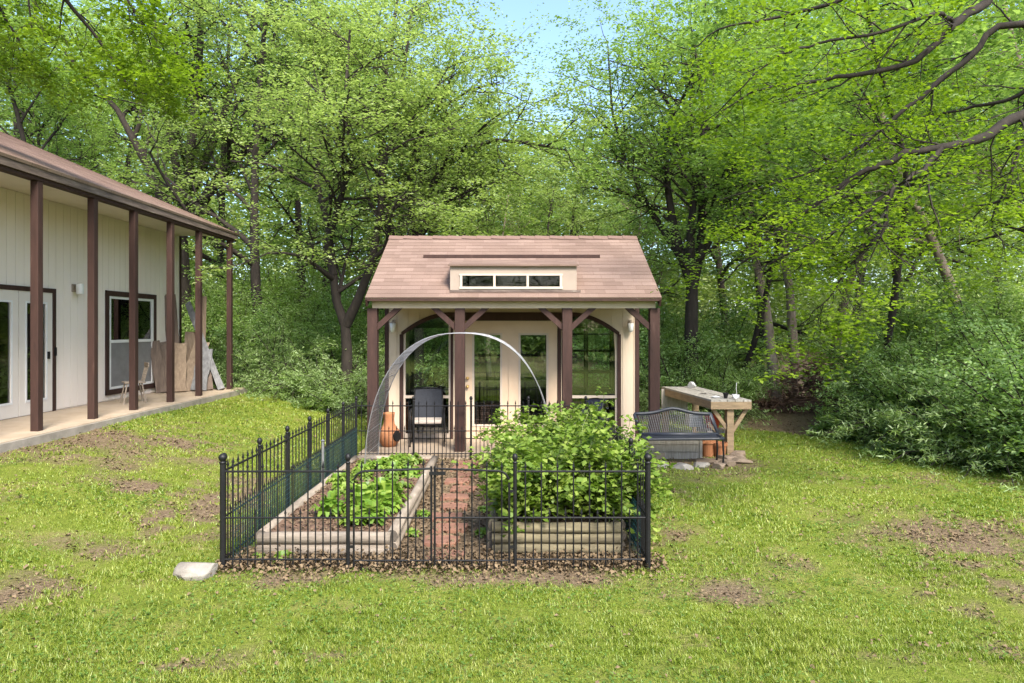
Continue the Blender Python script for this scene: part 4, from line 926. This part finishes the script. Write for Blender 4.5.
# ------------------------------------------------------------------ METAL BENCH, WORK TABLE AND AROUND
def bench():
    t = thing('metal_bench', (2.55, 10.55, 0), 'blue grey metal garden bench with woven back beside the cottage', 'bench')
    yb0, yb1 = 10.66, 10.82; x0, x1 = 1.95, 3.14
    def top(u): return .75+.075*math.exp(-((u-.5)/.2)**2)-.02*abs(u-.5)
    mb = MB()
    mb.tube([(x0+.06, yb0, .44), (x0-.01, yb1, .73)]+[(x0+(x1-x0)*i/16, yb1, top(i/16)) for i in range(17)]+[(x1+.01, yb1, .73), (x1+.08, yb0, .44)], .028, 8)
    mb.tube([(x0+.06, yb0, .44), (x1+.08, yb0, .44)], .028, 8)
    bk = mb.build('back_frame', M['navy'], t, smooth=True)
    mb = MB()
    for i in range(34):
        u = (i+.5)/34; x = x0+(x1-x0)*u; mb.tube([(x+.03*(1-2*u)+.03, yb0, .45), (x, yb1, top(u)-.02)], .0045, 4, False)
    for j in range(1, 12):
        v = j/12; y = yb0+(yb1-yb0)*v; mb.tube([(x0+.03, y+.004, .45+.29*v), (x1+.03, y+.004, .45+.29*v)], .0045, 4, False)
    mb.build('lattice', M['navy'], bk)
    mb = MB(); yf = 10.28
    mb.tube([(x0+.02, yb0, .42), (x0+.02, yf+.05, .42), (x0+.1, yf, .42), (x1-.02, yf, .43), (x1+.06, yf+.05, .43), (x1+.07, yb0, .43)], .02, 8)
    for j in range(1, 15):
        y = yf+(yb0-yf)*j/15; mb.box((x0+.03, y-.011, .418), (x1+.05, y+.011, .426))
    mb.build('seat', M['navy'], t)
    for x, y in ((x0+.05, yf+.02), (x1+.04, yf+.02), (x0+.03, yb0+.02), (x1+.06, yb0+.02)):
        MB().tube([(x, y, .42), (x+.01, y-.01, .2), (x, y, -.01)], .015, 8).build('leg', M['black_iron'], t)
    for s, x in ((0, x0), (1, x1+.06)):
        MB().tube([(x, yb0+.05, .62), (x, 10.48, .64), (x, 10.33, .62), (x, 10.3, .44)], .016, 8).build('armrest', M['navy'], t, smooth=True) if s == 0 else None
bench()
def work_table():
    t = thing('work_table', (3.6, 12.4, 0), 'long rough wooden work table with braced post right of the cottage', 'table')
    # corners: front edge 11.3, rear 13.9 ; slightly skewed
    fl, fr, bl, br = (3.28, 11.25), (3.95, 11.25), (3.02, 13.8), (3.75, 13.8)
    mb = MB(); n = 5
    for i in range(n):
        u0, u1 = i/n+.006, (i+1)/n-.006
        q = [(fl[0]+(fr[0]-fl[0])*u0, fl[1]), (fl[0]+(fr[0]-fl[0])*u1, fr[1]), (bl[0]+(br[0]-bl[0])*u1, br[1]), (bl[0]+(br[0]-bl[0])*u0, bl[1])]
        mb.prism(q, 'z', .885, .915+random.uniform(-.003, .004))
    mb.build('table_top', M['bench_top'], t)
    mb = MB(); mb.box((fl[0], 11.25, .76), (fr[0], 11.29, .884)); mb.bar((fl[0]+.02, 11.3, .822), (bl[0]+.02, 13.8, .822), .04, .124); mb.bar((fr[0]-.02, 11.3, .822), (br[0]-.02, 13.8, .822), .04, .124)
    mb.build('apron', M['bench_wood'], t)
    for x, y in ((3.62, 11.36), (3.9, 12.3), (3.08, 13.7), (3.68, 13.7)):
        MB().box((x-.055, y-.055, -.02), (x+.055, y+.055, .88)).build('leg', M['bench_wood'], t)
    MB().bar((3.66, 11.36, .38), (3.9, 11.36, .76), .06, .06, (0, 1, 0)).build('brace', M['bench_wood'], t)
    MB().bar((3.58, 11.37, .42), (3.34, 11.37, .76), .06, .06, (0, 1, 0)).build('brace', M['bench_wood'], t)
    MB().bar((3.6, 11.5, .2), (3.3, 11.5, .5), .05, .05, (0, 1, 0)).build('brace', M['bench_wood'], t)
    MB().bar((3.3, 12.2, .3), (3.8, 12.0, .3), .05, .3, (0, 1, 0)).build('lower_shelf', M['old_wood'], t)
    MB().box((3.30, 11.5, .33), (3.58, 12.4, .36)).build('lower_shelf', M['bench_top'], t)
    MB().box((2.98, 13.6, .45), (3.5, 13.63, .884)).build('end_panel', M['bench_top'], t)
work_table()
def box_thing(nm, label, cat, m, a, b, bev=.01, group=None):
    o = MB().box(a, b).build(nm, M[m], None, bev); recenter(o, ((a[0]+b[0])/2, (a[1]+b[1])/2, a[2])); return tag(o, label, cat, group)
# table-top clutter
def pot(nm, label, c, r0, r1, h, m, group=None, cat='pot', tilt=0):
    w = .012
    mb = MB().lathe((0, 0, 0), [(r0*.9, 0), (r0, .005), (r1*.97, h*.8), (r1*1.1, h*.8), (r1*1.12, h), (r1, h), (r0*.85, .03), (0, .03)], 20)
    o = mb.build(nm, M[m], None, smooth=False); o.location = c; o.rotation_euler = (tilt, 0, 0); return tag(o, label, cat, group)
pot('cup', 'small black cup on the front end of the work table', (3.60, 11.5, .918), .03, .045, .09, 'black_iron', cat='cup')
def rag(c, sx, sy, sz, seed, label, nm='plastic_bag', m='plastic_white', cat='bag'):
    return rock(c, sx, sy, sz, m, seed, nm, label, cat)
rag((3.78, 11.52, .95), .13, .09, .06, 5, 'crumpled white plastic bag on the right front corner of the table')
rag((3.46, 11.6, .935), .10, .12, .03, 6, 'flat pale crumpled cloth beside the black cup', 'cloth', 'plastic_white', 'cloth')
rag((3.45, 12.3, .935), .09, .2, .03, 9, 'low grey heap of debris halfway along the table', 'debris_heap', 'bench_top', 'debris')
rag((3.56, 13.5, .97), .10, .08, .07, 7, 'small white crumpled bag at the far end of the table')
MB_ = MB().tube([(3.95, 12.0, .92), (3.94, 12.0, 1.05), (3.95, 12.0, 1.14)], .006, 6).build('white_rod', M['plastic_white']); recenter(MB_, (3.95, 12.0, .92)); tag(MB_, 'thin white rod standing upright on the work table', 'rod')
pot('bowl', 'wide terracotta bowl under the metal bench', (3.02, 11.25, .10), .09, .19, .16, 'terracotta', cat='bowl')
pot('flower_pot', 'tall terracotta pot left of the table post', (3.22, 11.2, 0.0), .10, .14, .28, 'terracotta')
pot('flower_pot', 'small terracotta pot nearest the table post', (3.38, 11.1, 0.0), .08, .11, .24, 'terracotta')
pot('bucket', 'red plastic bucket on the lower shelf of the table', (3.48, 11.85, .36), .10, .13, .24, 'plastic_red', cat='bucket')
box_thing('storage_box', 'white plastic box on the lower shelf of the table', 'box', 'plastic_white', (3.12, 12.0, .36), (3.36, 12.3, .6))
t = thing('wooden_planter', (2.6, 11.1, 0), 'long low planter box of pale boards behind the metal bench', 'planter')
for z in (0.0, .115, .23): MB().box((2.15, 10.93, z+.004), (3.0, 10.96, z+.11)).build('board', M['bench_top'], t)
MB().box((2.42, 10.961, .0), (2.99, 11.35, .30)).build('soil', M['soil'], t)
for x in (2.1, 3.002): MB().box((x, 10.92, 0), (x+.045, 11.0, .345)).build('corner_board', M['bench_top'], t)
sp = [(2.28, 10.35, .16), (2.55, 10.22, .19), (2.86, 10.28, .15), (3.1, 10.25, .17), (3.32, 10.45, .2), (3.55, 10.62, .2), (3.42, 10.85, .22), (2.1, 10.5, .14), (3.62, 10.95, .17), (3.72, 11.25, .18), (1.95, 10.7, .13)]
for i, (x, y, s) in enumerate(sp):
    rock((x, y, .03), s, s*.7, .09, 'stone' if i in (1, 2, 0) else 'stone_tan', 100+i, 'edging_stone', 'flat pale stone edging the ground below the metal bench', 'stone', 'edging stones below the bench', True)
o = rock((3.2, 10.72, .01), .5, .28, .05, 'stone_tan', 130, 'flagstone', 'broad tan flagstone under the right front leg of the bench', 'stone', None, True)
# ------------------------------------------------------------------ WHITE HOUSE
def house():
    t = thing('white_house', (-9, 10, .6), 'long off white house with brown posted porch and shingle roof', 'house')
    XW = -8.3; XE = -6.83; FZ = .6; YE = 17.0; Y0 = -3.0; ez = 4.42; sl = .43; XR_ = -14.5
    ops = [(10.55, 12.38, FZ, 2.80), (13.93, 15.88, .73, 2.86)]
    # siding boards (grooves are real gaps over a backing)
    mb = MB(); y = Y0; TOPZ = 4.38
    def seg(a, b, z0, z1):
        if b-a > .004 and z1-z0 > .01: mb.box((XW-.012, a, z0), (XW, b, z1))
    while y < 17.05:
        b = min(y+.195, 17.05); cuts = sorted({y, b}|{q for o in ops for q in o[:2] if y < q < b}); cuts = list(cuts)
        for i in range(len(cuts)-1):
            m_ = (cuts[i]+cuts[i+1])/2; op = [o for o in ops if o[0] < m_ < o[1]]
            if op: seg(cuts[i], cuts[i+1], FZ+.02, op[0][2]); seg(cuts[i], cuts[i+1], op[0][3], TOPZ)
            else: seg(cuts[i], cuts[i+1], FZ+.02, TOPZ)
        y = b+.008
    ys = [Y0]+[q for o in ops for q in o[:2]]+[17.05]
    for i in range(len(ys)-1):
        a, b = ys[i], ys[i+1]
        if i % 2 == 0: mb.box((XW-.08, a, FZ), (XW-.013, b, TOPZ+.03))
        else:
            o = ops[i//2]; mb.box((XW-.08, a, o[3]), (XW-.013, b, TOPZ+.03))
            if o[2] > FZ+.05: mb.box((XW-.08, a, FZ), (XW-.013, b, o[2]))
    mb.build('front_wall', M['white_siding'], t)
    MB().prism([(XW-.02, FZ-.3), (XW-.02, 4.4), (XR_, 4.4+.43*(XW-XR_)*.98), (XR_-6, 4.7), (XR_-6, FZ-.3)], 'y', 16.95, 17.05).build('end_wall', M['white_siding'], t)
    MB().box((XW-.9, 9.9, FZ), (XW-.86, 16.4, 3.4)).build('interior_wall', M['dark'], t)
    MB().box((XW-.0, 17.03, FZ), (XW+.02, 17.11, 4.38)).build('corner_trim', M['brown'], t)
    # roof
    mb = MB(); uv = []; up = Vector((XR_-XE, 0, sl*(XE-XR_)))
    roof_slope(mb, uv, (XE+.03, Y0, ez+.02), (XE+.03, YE+.04, ez+.02), up, up.length, thick=.04)
    up3 = Vector((6.5, 0, sl*6.5)); roof_slope(mb, uv, (XR_*2-XE, YE+.12, ez), (XR_*2-XE, Y0, ez), Vector((XE-XR_, 0, sl*(XE-XR_))), up.length, expo=.5, thick=.04)
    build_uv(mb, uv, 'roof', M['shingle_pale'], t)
    MB().box((XE-.03, Y0, ez-.125), (XE, YE-.01, ez+.0)).build('fascia', M['fascia'], t)
    MB().bar((XE-.06, YE+.02, ez-.04), (XR_, YE+.02, ez-.04+sl*(XE-XR_)), .04, .13).build('rake_board', M['fascia'], t)
    mb = MB(); y = Y0
    while y < YE: mb.box((XW, y, ez-.03), (XE-.16, min(y+1.2, YE)-.012, ez-.018)); y += 1.2
    mb.box((XW, Y0, ez-.017), (XE-.04, YE, ez-.01)); mb.build('soffit', M['soffit'], t)
    MB().box((-7.0, Y0, 4.24), (-6.86, YE, 4.385)).build('porch_beam', M['brown'], t)
    for y in (5.9, 7.4, 8.7, 9.95, 11.28, 12.5, 13.85, 15.1, 16.75):
        MB().box((-6.985, y-.057, FZ-.01), (-6.87, y+.057, 4.239)).build('post', M['brown'], t, .008)
    MB().box((XW-.05, Y0, .2), (-6.72, 17.2, FZ)).build('porch_slab', M['concrete'], t, .01)
    MB().box((-6.719, Y0, .2), (-6.66, 17.21, FZ-.02)).build('slab_edge', M['concrete_grey'], t)
    # doors
    def trim(o, w=.07, sill=False):
        mb = MB(); a, b, z0, z1 = o
        mb.box((XW+.001, a-.01, z1-w), (XW+.03, b+.01, z1+.01)); mb.box((XW+.001, a-.01, z0), (XW+.029, a+w, z1-w)); mb.box((XW+.001, b-w, z0), (XW+.029, b+.01, z1-w))
        if sill: mb.box((XW+.001, a-.01, z0-.01), (XW+.032, b+.01, z0+w))
        return mb
    trim(ops[0]).build('door_trim', M['brown'], t)
    for a, b in ((10.63, 11.46), (11.48, 12.31)):
        mb = MB(); z0, z1 = FZ+.01, 2.73; ga, gb, g0, g1 = a+.17, b-.17, .86, 2.53
        mb.box((XW-.03, a, z0), (XW+.012, ga, z1)); mb.box((XW-.03, gb, z0), (XW+.012, b, z1)); mb.box((XW-.029, ga, z0), (XW+.011, gb, g0)); mb.box((XW-.029, ga, g1), (XW+.011, gb, z1))
        d = mb.build('door', M['door_white'], t)
        mb = MB(); q = .03
        mb.box((XW+.0125, ga-q, g0-q), (XW+.022, ga+.004, g1+q)); mb.box((XW+.0125, gb-.004, g0-q), (XW+.022, gb+q, g1+q)); mb.box((XW+.0125, ga+.004, g0-q), (XW+.0215, gb-.004, g0+.004)); mb.box((XW+.0125, ga+.004, g1-.004), (XW+.0215, gb-.004, g1+q)); mb.build('glazing_bead', M['vinyl'], d)
        MB().box((XW-.012, ga, g0), (XW-.006, gb, g1)).build('pane', M['glass'], d)
    MB().box((XW+.013, 12.16, 1.55), (XW+.05, 12.2, 1.68)).build('door_latch', M['black_iron'], t)
    MB().box((XW+.03, 12.335, 1.6), (XW+.06, 12.365, 1.75)).build('hook', M['black_iron'], t)
    o = ops[1]; trim(o, .10, True).build('window_trim', M['brown'], t)
    a, b, z0, z1 = 14.03, 15.78, .83, 2.76; mid = (a+b)/2; mr = 1.82; mb = MB()
    w = .075
    mb.box((XW-.02, a, z0), (XW+.018, a+w, z1)); mb.box((XW-.02, b-w, z0), (XW+.018, b, z1)); mb.box((XW-.02, mid-.05, z0), (XW+.019, mid+.05, z1))
    for p, q in ((a+w, mid-.05), (mid+.05, b-w)):
        mb.box((XW-.019, p, z0), (XW+.017, q, z0+.05)); mb.box((XW-.019, p, z1-.05), (XW+.017, q, z1)); mb.box((XW-.019, p, mr-.03), (XW+.017, q, mr+.03))
    wn = mb.build('window', M['vinyl'], t)
    for p, q in ((a+w, mid-.05), (mid+.05, b-w)):
        MB().box((XW-.012, p, mr+.03), (XW-.006, q, z1-.05)).build('pane', M['glass'], wn); MB().box((XW-.008, p, z0+.05), (XW-.002, q, mr-.03)).build('insect_screen', M['screen'], wn)
    mb = MB(); mb.box((XW+.001, 12.86, 2.78), (XW+.025, 12.96, 2.93)); mb.tube([(XW+.02, 12.91, 2.86), (XW+.12, 12.91, 2.9)], .012, 6); l = mb.build('wall_lamp', M['old_wood'], t)
    MB().lathe((XW+.13, 12.91, 2.74), [(0, 0), (.06, .005), (.065, .02), (.065, .19), (.04, .2), (0, .2)], 12).build('lamp_shade', M['lamp_glass'], l)
house()
def wood_chair():
    t = thing('wooden_chair', (-7.6, 13.7, .6), 'small old wooden spindle chair on the porch below the window', 'chair'); ORIG[t.name] = Vector((0, 0, 0)); t.rotation_euler = (0, 0, -.9)
    # faces -Y local
    MB().box((-.19, -.18, .40), (.19, .19, .43)).build('seat', M['old_wood'], t, .01)
    for sx, sy in ((-1, -1), (1, -1), (-1, 1), (1, 1)): MB().tube([(sx*.13, sy*.13, .4), (sx*.19, sy*.2, 0)], .014, 7).build('leg', M['old_wood'], t)
    mb = MB()
    for i in range(6): x = -.15+.06*i; mb.tube([(x, .17, .43), (x*1.15, .24, .72)], .007, 5)
    mb.build('spindle', M['old_wood'], t)
    MB().bar((-.2, .24, .76), (.2, .24, .76), .02, .09).build('top_rail', M['old_wood'], t)
    mb = MB(); mb.tube([(-.16, -.16, .2), (.16, -.16, .2)], .009, 6); mb.tube([(-.16, .16, .22), (.16, .16, .22)], .009, 6); mb.build('stretcher', M['old_wood'], t)
wood_chair()
# leaning boards: (foot x,y, top x,y,z, width, thickness, material, label)
PL_ = [(-8.05, 15.7, -8.25, 15.75, 1.75, .24, .04, 'plank_brown', 'short dark brown board nearest the window trim'),
       (-7.95, 15.95, -8.2, 16.05, 1.72, .30, .04, 'plank_brown', 'broad brown board second from the window trim'),
       (-7.78, 15.85, -7.98, 16.3, 1.72, .40, .05, 'plank_tan', 'wide tan slab leaning at the front of the lumber pile'),
       (-7.72, 16.1, -7.62, 16.8, 1.75, .34, .05, 'plank_tan', 'second wide tan slab leaning toward the lawn'),
       (-8.1, 16.5, -8.22, 16.35, 2.88, .30, .04, 'plank_brown', 'tall dark board standing against the wall'),
       (-7.75, 16.95, -7.72, 17.0, 2.85, .22, .04, 'plank_tan', 'tall splintered tan board standing at the house corner'),
       (-7.42, 16.15, -7.5, 16.7, 1.55, .34, .06, 'plank_grey', 'grey barked slab leaning at the middle of the pile'),
       (-7.25, 16.35, -7.55, 16.85, 1.5, .18, .05, 'plank_brown', 'narrow brown board leaning behind the grey slab'),
       (-7.05, 16.55, -7.6, 17.0, 1.35, .15, .05, 'plank_tan', 'narrow tan board leaning low beside the long grey beam'),
       (-7.0, 16.45, -8.1, 17.05, 2.72, .15, .09, 'plank_grey', 'long grey beam leaning steeply across the pile end'),
       (-7.85, 16.6, -7.95, 16.9, 2.0, .26, .04, 'plank_tan', 'medium tan board standing behind the wide slabs'),
       (-7.15, 16.75, -7.5, 17.1, .95, .16, .04, 'plank_brown', 'shortest brown offcut at the outer end of the pile')]
for fx, fy, tx, ty, tz, w, th, m, lab in PL_:
    a = Vector((fx, fy, .62)); b = Vector((tx, ty, tz)); d = (b-a).normalized(); mb = MB()
    # width runs along the wall (y), thickness toward the room
    wv = Vector((.88, .3, 0)); wv = (wv-d*wv.dot(d)).normalized(); tv = d.cross(wv).normalized(); vs = []; n = 6
    for i in range(n+1):
        p = a.lerp(b, i/n); ww = w*random.uniform(.9, 1.05)
        for s, q in ((-1, -1), (1, -1), (1, 1), (-1, 1)): vs.append(p+wv*s*ww/2+tv*q*th/2+(d*random.uniform(-.04, .06) if i == n else Vector((0, 0, 0))))
    fs = [(0, 3, 2, 1), (4*n, 4*n+1, 4*n+2, 4*n+3)]+[(4*i+k, 4*i+(k+1) % 4, 4*i+4+(k+1) % 4, 4*i+4+k) for i in range(n) for k in range(4)]
    o = mb.add(vs, fs).build('plank', M[m]); recenter(o, a); tag(o, lab, 'plank', 'old boards leaning on the house wall')
# ------------------------------------------------------------------ camera, light, world
cam = bpy.data.cameras.new('camera'); co = bpy.data.objects.new('camera', cam); COL.objects.link(co)
cam.sensor_width = 36; cam.lens = 24; cam.shift_y = -13.5/1024; cam.clip_end = 2000
co.location = (0, 0, H); co.rotation_euler = (math.radians(90), 0, 0); scene.camera = co
el = math.radians(44); az = math.radians(158)   # compass bearing of the sun, from +Y towards +X
sdir = Vector((math.sin(az)*math.cos(el), math.cos(az)*math.cos(el), math.sin(el)))
sl = bpy.data.lights.new('sun', 'SUN'); so = bpy.data.objects.new('sun', sl); COL.objects.link(so)
sl.energy = 3.0; sl.angle = math.radians(18); sl.color = (1, .92, .80); so.rotation_euler = sdir.to_track_quat('Z', 'Y').to_euler(); so.location = (0, 0, 30)
w = bpy.data.worlds.new('World'); scene.world = w; w.use_nodes = True; nt = w.node_tree
bg = nt.nodes['Background']; sky = nt.nodes.new('ShaderNodeTexSky'); sky.sky_type = 'NISHITA'; sky.sun_disc = False; sky.sun_elevation = el; sky.sun_rotation = az; sky.dust_density = 2.0; sky.air_density = 1.0; sky.ozone_density = 3.0
nt.links.new(sky.outputs[0], bg.inputs[0]); bg.inputs[1].default_value = .15
vs = scene.view_settings; vs.view_transform = 'Standard'; vs.look = 'None'; vs.exposure = 1.62; vs.gamma = 1; vs.use_curve_mapping = False
scene.render.engine = 'CYCLES'; scene.cycles.max_bounces = 6; scene.cycles.transparent_max_bounces = 24; scene.cycles.transmission_bounces = 4; scene.cycles.diffuse_bounces = 3; scene.cycles.glossy_bounces = 3
scene.cycles.use_denoising = True
scene.render.resolution_x = 1024; scene.render.resolution_y = 683
